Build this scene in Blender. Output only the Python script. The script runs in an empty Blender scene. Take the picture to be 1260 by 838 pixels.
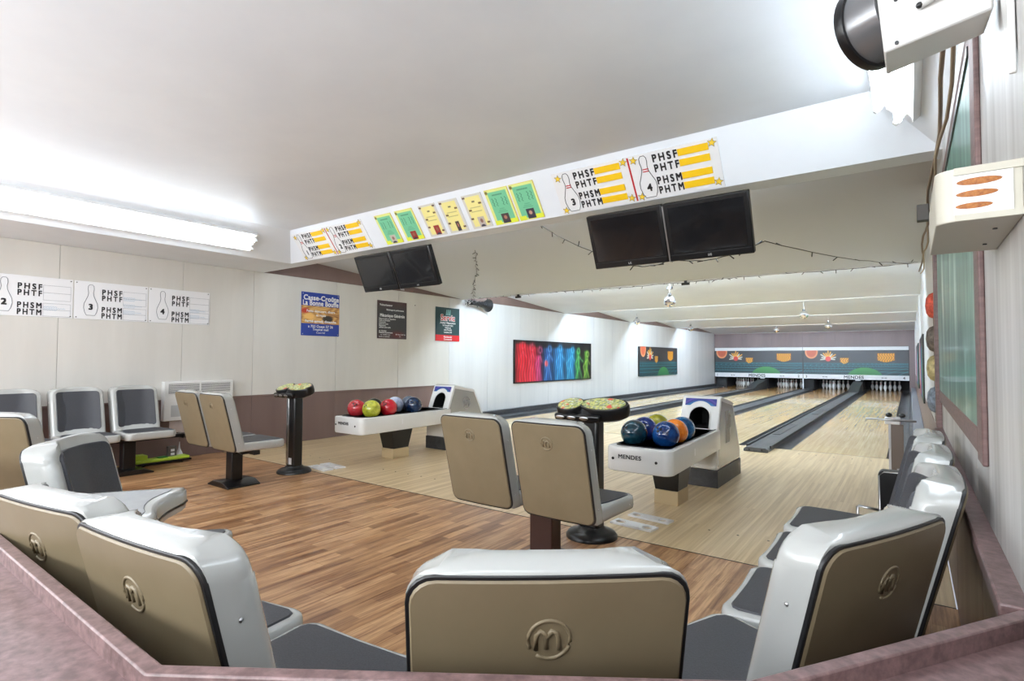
import bpy, math, random
import numpy as np
from mathutils import Matrix, Vector
random.seed(7)
rng = np.random.default_rng(5)
C = bpy.context.scene.collection
sc = bpy.context.scene
PI = math.pi

# ---------------------------------------------------------------- camera
cd = bpy.data.cameras.new('camera'); cam = bpy.data.objects.new('camera', cd); C.objects.link(cam)
yaw, pit, rol = (math.radians(a) for a in (36.2132, 1.8926, .2341))
fw = Vector((-math.sin(yaw)*math.cos(pit), math.cos(yaw)*math.cos(pit), math.sin(pit)))
r0 = Vector((math.cos(yaw), math.sin(yaw), 0)); u0 = r0.cross(fw)
rr = r0*math.cos(rol)+u0*math.sin(rol); uu = -r0*math.sin(rol)+u0*math.cos(rol)
M4 = Matrix((rr, uu, -fw)).transposed().to_4x4(); M4.translation = (0, 0, 1.25)
cam.matrix_world = M4
cd.sensor_width = 36; cd.lens = 667.92/1260*36; cd.clip_start = .02; cd.clip_end = 100
sc.camera = cam
# ---------------------------------------------------------------- world, exposure, fill lights
w = bpy.data.worlds.new('world'); sc.world = w; w.use_nodes = True
w.node_tree.nodes['Background'].inputs[0].default_value = (.8, .85, 1, 1)
w.node_tree.nodes['Background'].inputs[1].default_value = .3
sc.view_settings.view_transform = 'Standard'; sc.view_settings.look = 'None'
sc.view_settings.exposure = 1.06; sc.view_settings.gamma = 1; sc.view_settings.use_curve_mapping = False
sc.cycles.use_denoising = True; sc.cycles.max_bounces = 10; sc.cycles.diffuse_bounces = 6
sc.cycles.sample_clamp_indirect = 6; sc.cycles.caustics_reflective = False; sc.cycles.caustics_refractive = False
TUBE = 8.0          # fluorescent tubes over the seats
TUBE_LANE = 125.0     # fluorescent tubes hidden behind the ceiling steps over the lanes
def area(name, loc, rot, sx, sy, power, col=(.93, .97, 1)):
    l = bpy.data.lights.new(name, 'AREA'); l.shape = 'RECTANGLE'; l.size = sx; l.size_y = sy; l.energy = power; l.color = col
    o = bpy.data.objects.new(name, l); C.objects.link(o); o.location = loc; o.rotation_euler = rot
    return o
# unseen fill panels added over the service desk behind the camera
area('rear_fill', (-2.2, -1.6, 2.7), (0, 0, 0), 3.2, 1.6, 14)
area('rear_fill', (-5.2, -1.6, 2.7), (0, 0, 0), 2.2, 1.6, 12)
# unseen fill added behind the camera, tilted up to brighten the ceiling
area('ceiling_fill', (-3.4, -2.3, 1.8), (math.radians(128), 0, 0), 6.4, 1.2, 185)

# ---------------------------------------------------------------- materials
def lin(c):
    c = np.asarray(c, float)/255.
    return np.where(c <= .04045, c/12.92, ((c+.055)/1.055)**2.4)
def L4(c): return tuple(float(x) for x in lin(c))+(1,)
def mat(name, col, rough=.5, metal=0, coat=0, spec=.5, emit=None, es=0):
    m = bpy.data.materials.new(name); m.use_nodes = True; b = m.node_tree.nodes['Principled BSDF']
    b.inputs['Base Color'].default_value = L4(col); b.inputs['Roughness'].default_value = rough
    b.inputs['Metallic'].default_value = metal; b.inputs['Coat Weight'].default_value = coat
    b.inputs['Specular IOR Level'].default_value = spec
    if emit is not None:
        b.inputs['Emission Color'].default_value = L4(emit); b.inputs['Emission Strength'].default_value = es
    return m
class N:
    def __init__(s, m): s.m = m; s.t = m.node_tree; s.b = s.t.nodes['Principled BSDF']
    def n(s, typ, **k):
        x = s.t.nodes.new(typ)
        for a, v in k.items():
            if a.startswith('i_'): x.inputs[a[2:].replace('_', ' ')].default_value = v
            else: setattr(x, a, v)
        return x
    def l(s, a, b): s.t.links.new(a, b)
    def pos(s): return s.n('ShaderNodeNewGeometry').outputs['Position']
    def mapping(s, src, scale=(1, 1, 1), rot=(0, 0, 0)):
        x = s.n('ShaderNodeMapping'); x.inputs['Scale'].default_value = scale; x.inputs['Rotation'].default_value = rot
        s.l(src, x.inputs['Vector']); return x.outputs[0]
    def noise(s, src, scale, detail=3, rough=.5):
        x = s.n('ShaderNodeTexNoise'); x.inputs['Scale'].default_value = scale; x.inputs['Detail'].default_value = detail
        x.inputs['Roughness'].default_value = rough; s.l(src, x.inputs['Vector']); return x.outputs['Fac']
    def ramp(s, src, stops):
        x = s.n('ShaderNodeValToRGB'); e = x.color_ramp.elements
        while len(e) < len(stops): e.new(.5)
        for i, (p, c) in enumerate(stops): e[i].position = p; e[i].color = L4(c)
        s.l(src, x.inputs[0]); return x.outputs[0]
    def mix(s, f, a, b, mode='MIX'):
        x = s.n('ShaderNodeMix', data_type='RGBA', blend_type=mode)
        for v, i in ((f, 0), (a, 6), (b, 7)):
            if isinstance(v, (int, float)): x.inputs[i].default_value = v
            elif isinstance(v, tuple): x.inputs[i].default_value = v
            else: s.l(v, x.inputs[i])
        return x.outputs[2]
    def bump(s, h, strength=.2, dist=.002):
        x = s.n('ShaderNodeBump'); x.inputs['Strength'].default_value = strength; x.inputs['Distance'].default_value = dist
        s.l(h, x.inputs['Height']); s.l(x.outputs[0], s.b.inputs['Normal'])
def noisy(name, c1, c2, scale, rough=.5, stretch=(1, 1, 1), bump=0, detail=4, **k):
    m = mat(name, c1, rough, **k); g = N(m); v = g.mapping(g.pos(), stretch)
    f = g.noise(v, scale, detail, .6); g.l(g.ramp(f, [(.35, c1), (.68, c2)]), g.b.inputs['Base Color'])
    if bump: g.bump(f, bump)
    return m
def bead(name, c1, c2, rough, axis, pitch=.1, nscale=3, bumpd=.004):
    """painted panelling with vertical grooves every `pitch` metres along axis 0 (X) or 1 (Y)"""
    m = mat(name, c1, rough); g = N(m); P = g.pos()
    f = g.noise(g.mapping(P, (1, 1, .06) if axis == 1 else (1, 1, .1)), nscale, 5, .65)
    g.l(g.ramp(f, [(.35, c1), (.7, c2)]), g.b.inputs['Base Color'])
    sp = g.n('ShaderNodeSeparateXYZ'); g.l(P, sp.inputs[0])
    a = g.n('ShaderNodeMath', operation='DIVIDE'); g.l(sp.outputs[axis], a.inputs[0]); a.inputs[1].default_value = pitch
    b = g.n('ShaderNodeMath', operation='FRACT'); g.l(a.outputs[0], b.inputs[0])
    c = g.n('ShaderNodeMath', operation='LESS_THAN'); g.l(b.outputs[0], c.inputs[0]); c.inputs[1].default_value = .1
    d = g.n('ShaderNodeMath', operation='SUBTRACT'); d.inputs[0].default_value = 1; g.l(c.outputs[0], d.inputs[1])
    g.bump(d.outputs[0], .35, bumpd)
    return m
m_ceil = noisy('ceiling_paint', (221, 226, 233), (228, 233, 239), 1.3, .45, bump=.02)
m_ceil_shade = mat('ceiling_paint_shaded', (198, 202, 207), .6)  # same ceiling paint darkened: shade of the first step put into its colour
m_wall = noisy('wall_panel_offwhite', (201, 198, 192), (210, 207, 201), 2.5, .5, (1, 1, .15))
m_wallbead = bead('wall_panel_beaded_white', (204, 204, 204), (214, 214, 213), .4, 1, .2)
m_wallr = bead('whitewashed_panelling', (158, 155, 152), (214, 213, 211), .38, 1, .1, 7)
m_brown = bead('brown_panelling', (112, 92, 87), (124, 103, 97), .5, 1, .4, 2, .002)
m_brownx = bead('brown_panelling_back', (122, 104, 104), (134, 116, 115), .5, 0, .2, 2)
m_brownr = bead('brown_wainscot_right', (104, 86, 80), (136, 116, 108), .4, 1, .1, 7)
m_trim = noisy('brown_frame_wood', (104, 82, 80), (124, 98, 95), 12, .5, (1, 1, 6))
m_counter = noisy('mauve_laminate', (94, 73, 72), (134, 108, 107), 48, .35, (1, 1, 1), detail=6)
m_counter_side = noisy('mauve_laminate_edge', (98, 76, 75), (132, 108, 107), 50, .35, detail=6)
# laminate boards: three strips printed on each board, running along the lanes
m_lam = mat('laminate_board', (190, 140, 95), .30); g = N(m_lam); P = g.pos()
sw = g.n('ShaderNodeSeparateXYZ'); g.l(P, sw.inputs[0]); cb = g.n('ShaderNodeCombineXYZ'); g.l(sw.outputs[1], cb.inputs[0]); g.l(sw.outputs[0], cb.inputs[1])
br = g.n('ShaderNodeTexBrick'); g.l(cb.outputs[0], br.inputs['Vector'])
for k, v in (('Scale', 1), ('Mortar Size', .0007), ('Mortar Smooth', .1), ('Brick Width', .47), ('Row Height', .065), ('Bias', 0)): br.inputs[k].default_value = v
br.offset = .37; br.inputs['Color1'].default_value = (0, 0, 0, 1); br.inputs['Color2'].default_value = (1, 1, 1, 1); br.inputs['Mortar'].default_value = (.25, .25, .25, 1)
base = g.ramp(br.outputs['Color'], [(0, (150, 108, 74)), (.3, (194, 150, 106)), (.7, (214, 172, 128)), (1, (172, 128, 88))])
wv = g.mapping(P, (14, .8, 1)); f1 = g.noise(wv, 2.2, 6, .65); f2 = g.noise(g.mapping(P, (60, 2.2, 1)), 2, 4, .6)
dk = g.ramp(f1, [(.44, (255, 255, 255)), (.66, (176, 150, 132))])
dk2 = g.ramp(f2, [(.42, (255, 255, 255)), (.72, (216, 204, 194))])
c1 = g.mix(1., base, dk, 'MULTIPLY'); c2 = g.mix(1., c1, dk2, 'MULTIPLY'); g.l(c2, g.b.inputs['Base Color']); g.bump(f1, .03)
# maple strips of approach and lanes
def maple(name, cols, rough, coat, along=1.4):
    m = mat(name, cols[0], rough, coat=coat); g = N(m); P = g.pos()
    sw = g.n('ShaderNodeSeparateXYZ'); g.l(P, sw.inputs[0]); cb = g.n('ShaderNodeCombineXYZ'); g.l(sw.outputs[1], cb.inputs[0]); g.l(sw.outputs[0], cb.inputs[1])
    br = g.n('ShaderNodeTexBrick'); g.l(cb.outputs[0], br.inputs['Vector'])
    for k, v in (('Scale', 1), ('Mortar Size', .0009), ('Mortar Smooth', .3), ('Brick Width', along), ('Row Height', .0272), ('Bias', 0)): br.inputs[k].default_value = v
    br.inputs['Color1'].default_value = (0, 0, 0, 1); br.inputs['Color2'].default_value = (1, 1, 1, 1); br.inputs['Mortar'].default_value = (.0, .0, .0, 1)
    base = g.ramp(br.outputs['Color'], [(0, cols[0]), (.5, cols[1]), (1, cols[2])])
    f = g.noise(g.mapping(P, (18, .5, 1)), 2, 5, .6)
    dk = g.ramp(f, [(.35, (255, 255, 255)), (.75, (218, 208, 196))])
    g.l(g.mix(1., base, dk, 'MULTIPLY'), g.b.inputs['Base Color']); return m
m_app = maple('approach_maple', ((206, 180, 140), (220, 196, 156), (228, 206, 168)), .32, .1)
m_lane = maple('lane_maple', ((212, 186, 138), (222, 196, 150), (230, 206, 160)), .2, .25)
m_deck = maple('pin_deck_maple', ((168, 124, 64), (178, 134, 74), (188, 144, 84)), .2, .3)
m_shell = mat('white_fibreglass', (170, 171, 168), .22, coat=.4)
m_panel = noisy('beige_back_panel', (116, 103, 80), (121, 108, 85), 8, .42)
m_gasket = mat('black_rubber_gasket', (22, 22, 24), .4)
m_pad = noisy('charcoal_vinyl_pad', (54, 55, 60), (66, 67, 73), 220, .48, bump=.25)
m_tabletop = noisy('light_grey_table_laminate', (132, 133, 134), (142, 143, 144), 20, .4)
m_steel = mat('black_painted_steel', (20, 19, 20), .28)
m_brownsteel = mat('brown_painted_post', (62, 38, 32), .4)
m_black = mat('black_plastic', (14, 14, 16), .3)
m_screen = mat('dark_screen_glass', (26, 26, 28), .12, coat=.3)
m_chrome = mat('brushed_metal', (190, 190, 192), .28, metal=1)
m_mirror = mat('mirror_facets', (235, 235, 238), .08, metal=1)
m_white = mat('white_enamel', (216, 216, 214), .35)
m_whitep = mat('white_sign_board', (224, 224, 226), .4)
m_return = mat('white_ball_return', (222, 222, 220), .25, coat=.3)
m_darkgrey = noisy('dark_grey_plate', (52, 52, 54), (66, 66, 68), 14, .45)
m_gutter = noisy('grey_gutter', (50, 51, 53), (74, 75, 78), 5, .4, (3, .6, 1))
m_gutcap = noisy('grey_divider_cap', (58, 59, 61), (86, 88, 91), 4, .36, (3, .5, 1))
m_pit = mat('black_pit', (12, 11, 12), .7)
m_pin = mat('white_pin_plastic', (225, 224, 222), .3, coat=.3)
m_red = mat('red_paint', (190, 28, 34), .4)
m_yellow = mat('yellow_plate', (238, 192, 22), .45)
m_star = mat('yellow_star', (236, 200, 60), .45)
m_ink = mat('black_ink', (28, 28, 32), .5)
m_whiteink = mat('white_ink', (225, 225, 225), .5)
m_inkgrey = mat('grey_pen_line', (110, 116, 122), .5)
m_inkblue = mat('blue_pen', (150, 180, 205), .5)
m_teal = mat('green_tinted_pane', (96, 128, 120), .32, coat=.15); g = N(m_teal)
f = g.noise(g.mapping(g.pos(), (1, 6, .9)), 1.1, 5, .6); g.l(g.ramp(f, [(.36, (52, 98, 88)), (.5, (84, 134, 120)), (.58, (120, 160, 148)), (.70, (186, 204, 196))]), g.b.inputs['Base Color'])  # pale reflection streaks painted into the pane colour
m_tube = mat('lit_tube', (255, 255, 255), .4, emit=(232, 244, 255), es=TUBE)
m_tube_lane = mat('lit_lane_tube', (255, 255, 255), .4, emit=(218, 238, 255), es=TUBE_LANE)
m_tube_fill = mat('lit_fill_tube', (255, 255, 255), .4, emit=(232, 244, 255), es=14)  # dim tubes added behind the beam to light the first step
m_print = bpy.data.materials.new('flat_print'); m_print.use_nodes = True; g = N(m_print)
at_ = g.n('ShaderNodeVertexColor', layer_name='Col'); g.l(at_.outputs[0], g.b.inputs['Base Color']); g.b.inputs['Roughness'].default_value = .45
m_score = mat('score_table_print', (200, 200, 120), .3); g = N(m_score)
vo = g.n('ShaderNodeTexVoronoi'); vo.inputs['Scale'].default_value = 75; g.l(g.pos(), vo.inputs['Vector'])
sp = g.n('ShaderNodeSeparateColor'); g.l(vo.outputs['Color'], sp.inputs[0])
nz = g.noise(g.pos(), 14, 1); cc = g.ramp(sp.outputs[0], [(0, (90, 120, 70)), (.3, (186, 196, 120)), (.55, (222, 214, 120)), (.8, (110, 120, 104)), (1, (226, 230, 214))])
g.l(g.mix(g.ramp(nz, [(.60, (0, 0, 0)), (.64, (255, 255, 255))]), cc, L4((222, 84, 60))), g.b.inputs['Base Color'])

# ---------------------------------------------------------------- geometry helpers
class G:
    def __init__(s): s.v = []; s.f = []; s.m = []; s.mi = 0
    def add(s, vs, fs):
        o = len(s.v); s.v += [tuple(p) for p in vs]; s.f += [tuple(o+i for i in f) for f in fs]; s.m += [s.mi]*len(fs); return s
    def box(s, a, b):
        x0, y0, z0 = a; x1, y1, z1 = b
        return s.add([(x0, y0, z0), (x1, y0, z0), (x1, y1, z0), (x0, y1, z0), (x0, y0, z1), (x1, y0, z1), (x1, y1, z1), (x0, y1, z1)],
                     [(0, 3, 2, 1), (4, 5, 6, 7), (0, 1, 5, 4), (1, 2, 6, 5), (2, 3, 7, 6), (3, 0, 4, 7)])
    def loft(s, rings, cap0=True, cap1=True):
        n = len(rings[0]); vs = [p for r in rings for p in r]; fs = []
        for k in range(len(rings)-1):
            for i in range(n):
                j = (i+1) % n; fs.append((k*n+i, k*n+j, (k+1)*n+j, (k+1)*n+i))
        if cap0: fs.append(tuple(reversed(range(n))))
        if cap1: fs.append(tuple((len(rings)-1)*n+i for i in range(n)))
        return s.add(vs, fs)
    def lathe(s, prof, c=(0, 0, 0), n=20, ax='z'):
        rings = []
        for (r, h) in prof:
            ring = []
            for i in range(n):
                a = 2*PI*i/n; x, y = max(r, 1e-4)*math.cos(a), max(r, 1e-4)*math.sin(a)
                p = {'z': (x, y, h), 'x': (h, x, y), 'y': (y, h, x)}[ax]
                ring.append((p[0]+c[0], p[1]+c[1], p[2]+c[2]))
            rings.append(ring)
        return s.loft(rings)
    def cyl(s, c, r, h, n=16, ax='z'): return s.lathe([(r, 0), (r, h)], c, n, ax)
    def tube(s, pts, r, n=6, closed=False):
        P = [Vector(p) for p in pts]; rings = []
        for i, p in enumerate(P):
            if closed: t = P[(i+1) % len(P)]-P[i-1]
            else: t = P[min(i+1, len(P)-1)]-P[max(i-1, 0)]
            t.normalize(); a = t.orthogonal() if abs(t.z) > .95 else t.cross(Vector((0, 0, 1)))
            if abs(t.z) > .95: a = t.cross(Vector((1, 0, 0)))
            a.normalize(); b = t.cross(a)
            rings.append([p+(a*math.cos(2*PI*k/n)+b*math.sin(2*PI*k/n))*r for k in range(n)])
        if closed: rings.append(rings[0])
        return s.loft(rings, not closed, not closed)
    def prism(s, poly, ax, a, b):
        def P(u, v, w): return {'x': (w, u, v), 'y': (u, w, v), 'z': (u, v, w)}[ax]
        return s.loft([[P(u, v, a) for u, v in poly], [P(u, v, b) for u, v in poly]])
    def sphere(s, c, r, n=24, k=14, sq=(1, 1, 1)):
        rings = []
        for j in range(k+1):
            t = PI*j/k; rings.append([(c[0]+sq[0]*r*max(math.sin(t), 1e-3)*math.cos(2*PI*i/n), c[1]+sq[1]*r*max(math.sin(t), 1e-3)*math.sin(2*PI*i/n), c[2]-sq[2]*r*math.cos(t)) for i in range(n)])
        return s.loft(rings)
    def mesh(s, name, mats, smooth=False):
        me = bpy.data.meshes.new(name); me.from_pydata(s.v, [], s.f)
        for m in (mats if isinstance(mats, (list, tuple)) else [mats]): me.materials.append(m)
        me.polygons.foreach_set('material_index', s.m)
        if smooth is True: me.polygons.foreach_set('use_smooth', [True]*len(s.f))
        me.update()
        return me
def fixn(me):
    import bmesh
    bm = bmesh.new(); bm.from_mesh(me); bmesh.ops.recalc_face_normals(bm, faces=bm.faces); bm.to_mesh(me); bm.free()
def link(name, me, parent=None, mw=None):
    o = bpy.data.objects.new(name, me); C.objects.link(o)
    if parent: o.parent = parent
    if mw is not None: o.matrix_basis = mw
    return o
def ob(name, g, m, parent=None, smooth=False, bevel=0, seg=2, angle=None, loc=None):
    me = g.mesh(name, m, bool(smooth)); fixn(me)
    if smooth == 'auto': smooth_auto(me, angle or 35)
    o = link(name, me, parent)
    if loc is not None: o.location = loc
    if bevel:
        b = o.modifiers.new('bevel', 'BEVEL'); b.width = bevel; b.segments = seg; b.limit_method = 'ANGLE'; b.angle_limit = math.radians(40)
        me.polygons.foreach_set('use_smooth', [True]*len(me.polygons)); smooth_auto(me, 50)
    return o
def smooth_auto(me, deg):
    import bmesh
    me.polygons.foreach_set('use_smooth', [True]*len(me.polygons))
    bm = bmesh.new(); bm.from_mesh(me)
    for e in bm.edges: e.smooth = not (len(e.link_faces) == 2 and e.calc_face_angle(0) > math.radians(deg))
    bm.to_mesh(me); bm.free()
def tag(o, label, cat=None, group=None, kind=None):
    if label: o['label'] = label
    if cat: o['category'] = cat
    if group: o['group'] = group
    if kind: o['kind'] = kind
    return o
def thing(name, label, cat, loc=(0, 0, 0), rz=0, group=None):
    o = bpy.data.objects.new(name, None); C.objects.link(o); o.empty_display_size = .1
    o.location = loc; o.rotation_euler = (0, 0, rz); return tag(o, label, cat, group)
def frame(name, label, cat, origin, xa, ya, group=None):
    xa = Vector(xa).normalized(); ya = Vector(ya).normalized(); za = xa.cross(ya)
    o = bpy.data.objects.new(name, None); C.objects.link(o); o.empty_display_size = .1
    m = Matrix((xa, ya, za)).transposed().to_4x4(); m.translation = origin; o.matrix_world = m
    if cat: tag(o, label, cat, group)
    return o
def struct(name, g, m, parent=None, **k):
    o = ob(name, g, m, parent, **k)
    if not parent: o['kind'] = 'structure'
    return o
def dup(root, loc, rz, label=None, group=None, only=None):
    r = root.copy(); C.objects.link(r); r.location = loc; r.rotation_euler = (0, 0, rz)
    if label: r['label'] = label
    if group: r['group'] = group
    for ch in list(root.children):
        c = ch.copy(); C.objects.link(c); c.parent = r
        for d0 in ch.children:
            d = d0.copy(); C.objects.link(d); d.parent = c
    return r
_txt = {}
def text(s, size, m, parent, x, y, z, align='LEFT', bold=0, sx=1, name='lettering', rot=0, fit=0, sp=1.05):
    key = (s, size, m.name, align, bold, sx, fit, sp)
    if key not in _txt:
        cu = bpy.data.curves.new('t', 'FONT'); cu.body = s; cu.size = size; cu.align_x = align; cu.align_y = 'BOTTOM_BASELINE'
        cu.extrude = .0006; cu.space_character = sp
        t = bpy.data.objects.new('t', cu); C.objects.link(t)
        bpy.context.view_layer.update()
        me = bpy.data.meshes.new_from_object(t.evaluated_get(bpy.context.evaluated_depsgraph_get())); bpy.data.objects.remove(t)
        me.materials.clear(); me.materials.append(m); 
        if bold:
            nv = len(me.vertices); co = np.empty(nv*3); me.vertices.foreach_get('co', co); co = co.reshape(-1, 3); F = [tuple(p.vertices) for p in me.polygons]
            V_ = []; F_ = []
            for q_, (ox, oy) in enumerate(((bold, bold), (-bold, bold), (bold, -bold), (-bold, -bold), (0, 0))):
                V_ += [(a+ox, b+oy, c+q_*.0001) for a, b, c in co]; F_ += [tuple(i_+q_*nv for i_ in f) for f in F]
            me = bpy.data.meshes.new('lettering'); me.from_pydata(V_, [], F_); me.materials.append(m)
        if fit: xs = [v.co.x for v in me.vertices]; sx = fit/(max(xs)-min(xs))
        me.transform(Matrix.Diagonal((sx, 1, 1, 1))); _txt[key] = me
    o = link(name, _txt[key], parent); o.location = (x, y, z); o.rotation_euler = (0, 0, rot); return o
def paint(name, w_, h_, nx, ny, fn, parent, z=.002, cx=0, cy=0, me=None):
    """flat printed picture: w x h metres in the parent's plane, colour per vertex"""
    if me is None:
        U, V = np.meshgrid(np.linspace(0, 1, nx+1), np.linspace(0, 1, ny+1))
        rgb = np.clip(fn(U, V), 0, 255)
        vs = np.stack([(U-.5)*w_, (V-.5)*h_, np.zeros_like(U)], -1).reshape(-1, 3)
        i = (np.arange(ny)[:, None]*(nx+1)+np.arange(nx)).reshape(-1, 1)
        me = bpy.data.meshes.new(name); me.from_pydata(vs.tolist(), [], np.hstack([i, i+1, i+nx+2, i+nx+1]).tolist())
        ca = me.color_attributes.new('Col', 'FLOAT_COLOR', 'POINT')
        ca.data.foreach_set('color', np.concatenate([lin(rgb.reshape(-1, 3)), np.ones((len(vs), 1))], 1).astype('f').ravel())
        me.materials.append(m_print)
    o = link(name, me, parent); o.location = (cx, cy, z); return o
def mixc(a, b, t): t = np.clip(t, 0, 1)[..., None]; return a*(1-t)+np.array(b, float)*t

# ================================================================= the room
XL, XR, YB, YF, YS = -7.35, .17, -2.6, 27.9, 3.56      # left wall, right wall, rear, pit end, approach start
ZC, ZS = 2.78, 2.45
struct('floor', G().box((XL, YB, -.1), (XR, YS, -.011)), mat('subfloor', (150, 108, 74), .6))
fl = bpy.data.objects['floor']
bm_ = G().box((-.0968, 0, -.012), (.0968, 1, 0)); bme = bm_.mesh('floor_board', m_lam); fixn(bme)
i = 0; x = XL+.0975
while x < XR:
    y = YS-.002; L = (.35+.85*((i*7) % 11)/11)
    while y > .55:
        y0 = max(y-L, .3); o = link('floor_board', bme, fl); o.location = (x, y0+.0004, 0); o.scale = (1, y-y0-.0012, 1); y = y0; L = 1.2
    x += .195; i += 1
struct('floor_approach', G().box((XL, YS+.006, -.1), (XR, 8.39, 0)), m_app)
struct('trim_1', G().box((XL, YS-.002, -.05), (XR, YS+.006, .0015)), m_gasket)
for k in range(9):
    pass
lane_dots = {}
for lc in (-.805, -2.595, -4.385, -6.175):
    for yy, cnt in ((10.4, 5), (8.1, 5), (4.1, 5)):
        for q in range(cnt):
            gq = G().cyl((lc+(q-2)*.2, yy+(abs(q-2))*(.22 if yy > 9 else 0), 0), .011 if yy > 9 else .008, .0012, 10)
            if yy > 9: lane_dots.setdefault(lc, []).append(gq)
            else: ob('dot', gq, m_ink, bpy.data.objects['floor_approach'])
# walls
wl = struct('wall_left', G().box((XL-.15, YB, -.1), (XL-.03, YF, 3.1)), m_brown)
def panels(parent, ys, z0, z1, m, x0, x1, name='panel'):
    for a, b in zip(ys[:-1], ys[1:]): ob(name, G().box((x0, a+.0015, z0), (x1, b-.0015, z1)), m, parent, bevel=.002, seg=1)
ysA = [YB, -1.85, -.63, .59, 1.81, 3.04, 3.95, 5.3, 6.6, 7.93]; ysB = [7.93]+[7.93+1.22*k for k in range(1, 15)]+[26.05]
panels(wl, ysA, .725, ZS, m_wall, XL-.03, XL)
panels(wl, ysB, 0, ZS, m_wallbead, XL-.03, XL)
panels(wl, ysA, 0, .715, m_brown, XL-.03, XL-.004, 'wainscot_panel')
ob('chair_rail', G().box((XL-.03, YB, .70), (XL+.008, 7.93, .728)), m_brown, wl, bevel=.003)
panels(wl, [YB, 4.1, 8.3, 12.4, 16.6, 20.9, 26.05], ZS+.003, 2.95, m_brown, XL-.03, XL-.004, 'upper_panel')
ob('unpainted_patch', G().box((XL-.03, 2.92, .275), (XL+.002, 3.25, .46)), noisy('bare_wallboard', (188, 178, 178), (202, 194, 194), 9, .6), wl)
wr = struct('wall_right', G().box((XR+.03, YB, -.1), (XR+.15, YF, 3.1)), m_wallr)
panels(wr, [YB, -1.3, -.1, 1.1, 2.3, 3.5, 4.7], .80, ZC, m_wallr, XR, XR+.03)
panels(wr, [4.7, 5.6], .1, ZC, m_trim, XR, XR+.03, 'brown_strip')
panels(wr, [5.6]+[6.4+1.22*k for k in range(0, 17)]+[26.05], .72, ZC, m_wallbead, XR, XR+.03)
panels(wr, [YB, -1.3, -.1, 1.1, 2.3, 3.5, 4.7], 0, .78, m_brownr, XR+.005, XR+.03, 'wainscot_panel')
panels(wr, [5.6]+[6.4+1.22*k for k in range(0, 17)]+[26.05], 0, .70, m_brownr, XR+.002, XR+.03, 'wainscot_panel')
ob('wall_rail', G().box((XR-.045, 1.36, .765), (XR+.01, 4.6, .80)), m_counter, wr, bevel=.004)
struct('wall_rear', G().box((XL-.1, YB-.1, -.1), (XR+.1, YB, 3.1)), m_wall)
wb = struct('wall_back', G().box((XL-.1, 26.10, 1.79), (XR+.1, 26.2, 3.0)), m_brownx)
for k in range(6): ob('panel', G().box((XL+k*1.22+.002, 26.07, 1.80), (min(XL+(k+1)*1.22, XR)-.002, 26.10, 2.9)), m_brownx, wb)
ob('panel', G().box((XL+6*1.22+.002, 26.07, 1.80), (XR, 26.10, 2.9)), m_brownx, wb)
ob('side_strip', G().box((-.01, 26.07, 0), (XR, 26.12, 1.8)), m_brownx, wb)
# ceilings
struct('ceiling', G().box((-6.0, YB, ZC), (-.16, 3.655, ZC+.1)), m_ceil)
struct('ceiling_cove_left', G().prism([(-6.37, 2.45), (-6.0, 2.78), (-6.0, 2.95), (-6.37, 2.95)], 'y', YB, 4.0), m_ceil)
struct('soffit_left', G().box((XL, YB, ZS), (-6.37, 3.9, ZS+.3)), m_ceil)
struct('ceiling_cove_right', G().prism([(XR, 2.45), (-.16, 2.78), (-.16, 2.95), (XR+.05, 2.95), (XR+.05, 2.45)], 'y', YB, 4.0), m_ceil)
struct('ceiling_beam', G().prism([(3.9, 2.45), (4.09, 2.45), (4.09, 2.95), (3.655, 2.95), (3.655, 2.78)], 'x', XL, XR), m_ceil)
lows = [4.09, 8.3, 12.4, 16.6, 20.9]
for k, y0 in enumerate(lows):
    y1 = (lows+[26.1])[k+1]; z1 = 2.45 if k < 4 else 2.43
    g_ = G().prism([(y0+.001, 2.765), (y1, z1), (y1, z1+.03), (y1+.0, 2.95), (y0+.001, 2.95)], 'x', XL, XR)
    st_ = struct('ceiling_step', g_, m_ceil_shade if k == 0 else m_ceil)
    ob('edge_trim', G().box((XL+.01, y1-.035, z1-.012), (XR-.01, y1, z1+.004)), m_white, st_)
# ceiling lamps: hidden tube fixtures on the far side of each step over the lanes; the beam row is added fill
for k, y0 in enumerate(lows):
    t = thing('lane_lamp', 'slim strip lamp tucked behind %s' % ('the ceiling beam, added as unseen fill', 'the first ceiling step', 'the second ceiling step', 'the third ceiling step', 'the fourth ceiling step')[k], 'lamp')
    for xx in (-6.05, -4.45, -2.85, -1.25):
        ob('housing', G().box((xx-.75, y0+.004, 2.475), (xx+.75, y0+.035, 2.60)), m_white, t)
        ob('tube', G().cyl((xx-.72, y0+.065, 2.505), .018, 1.44, 10, 'x'), m_tube_lane if k else m_tube_fill, t, smooth='auto')

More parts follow.
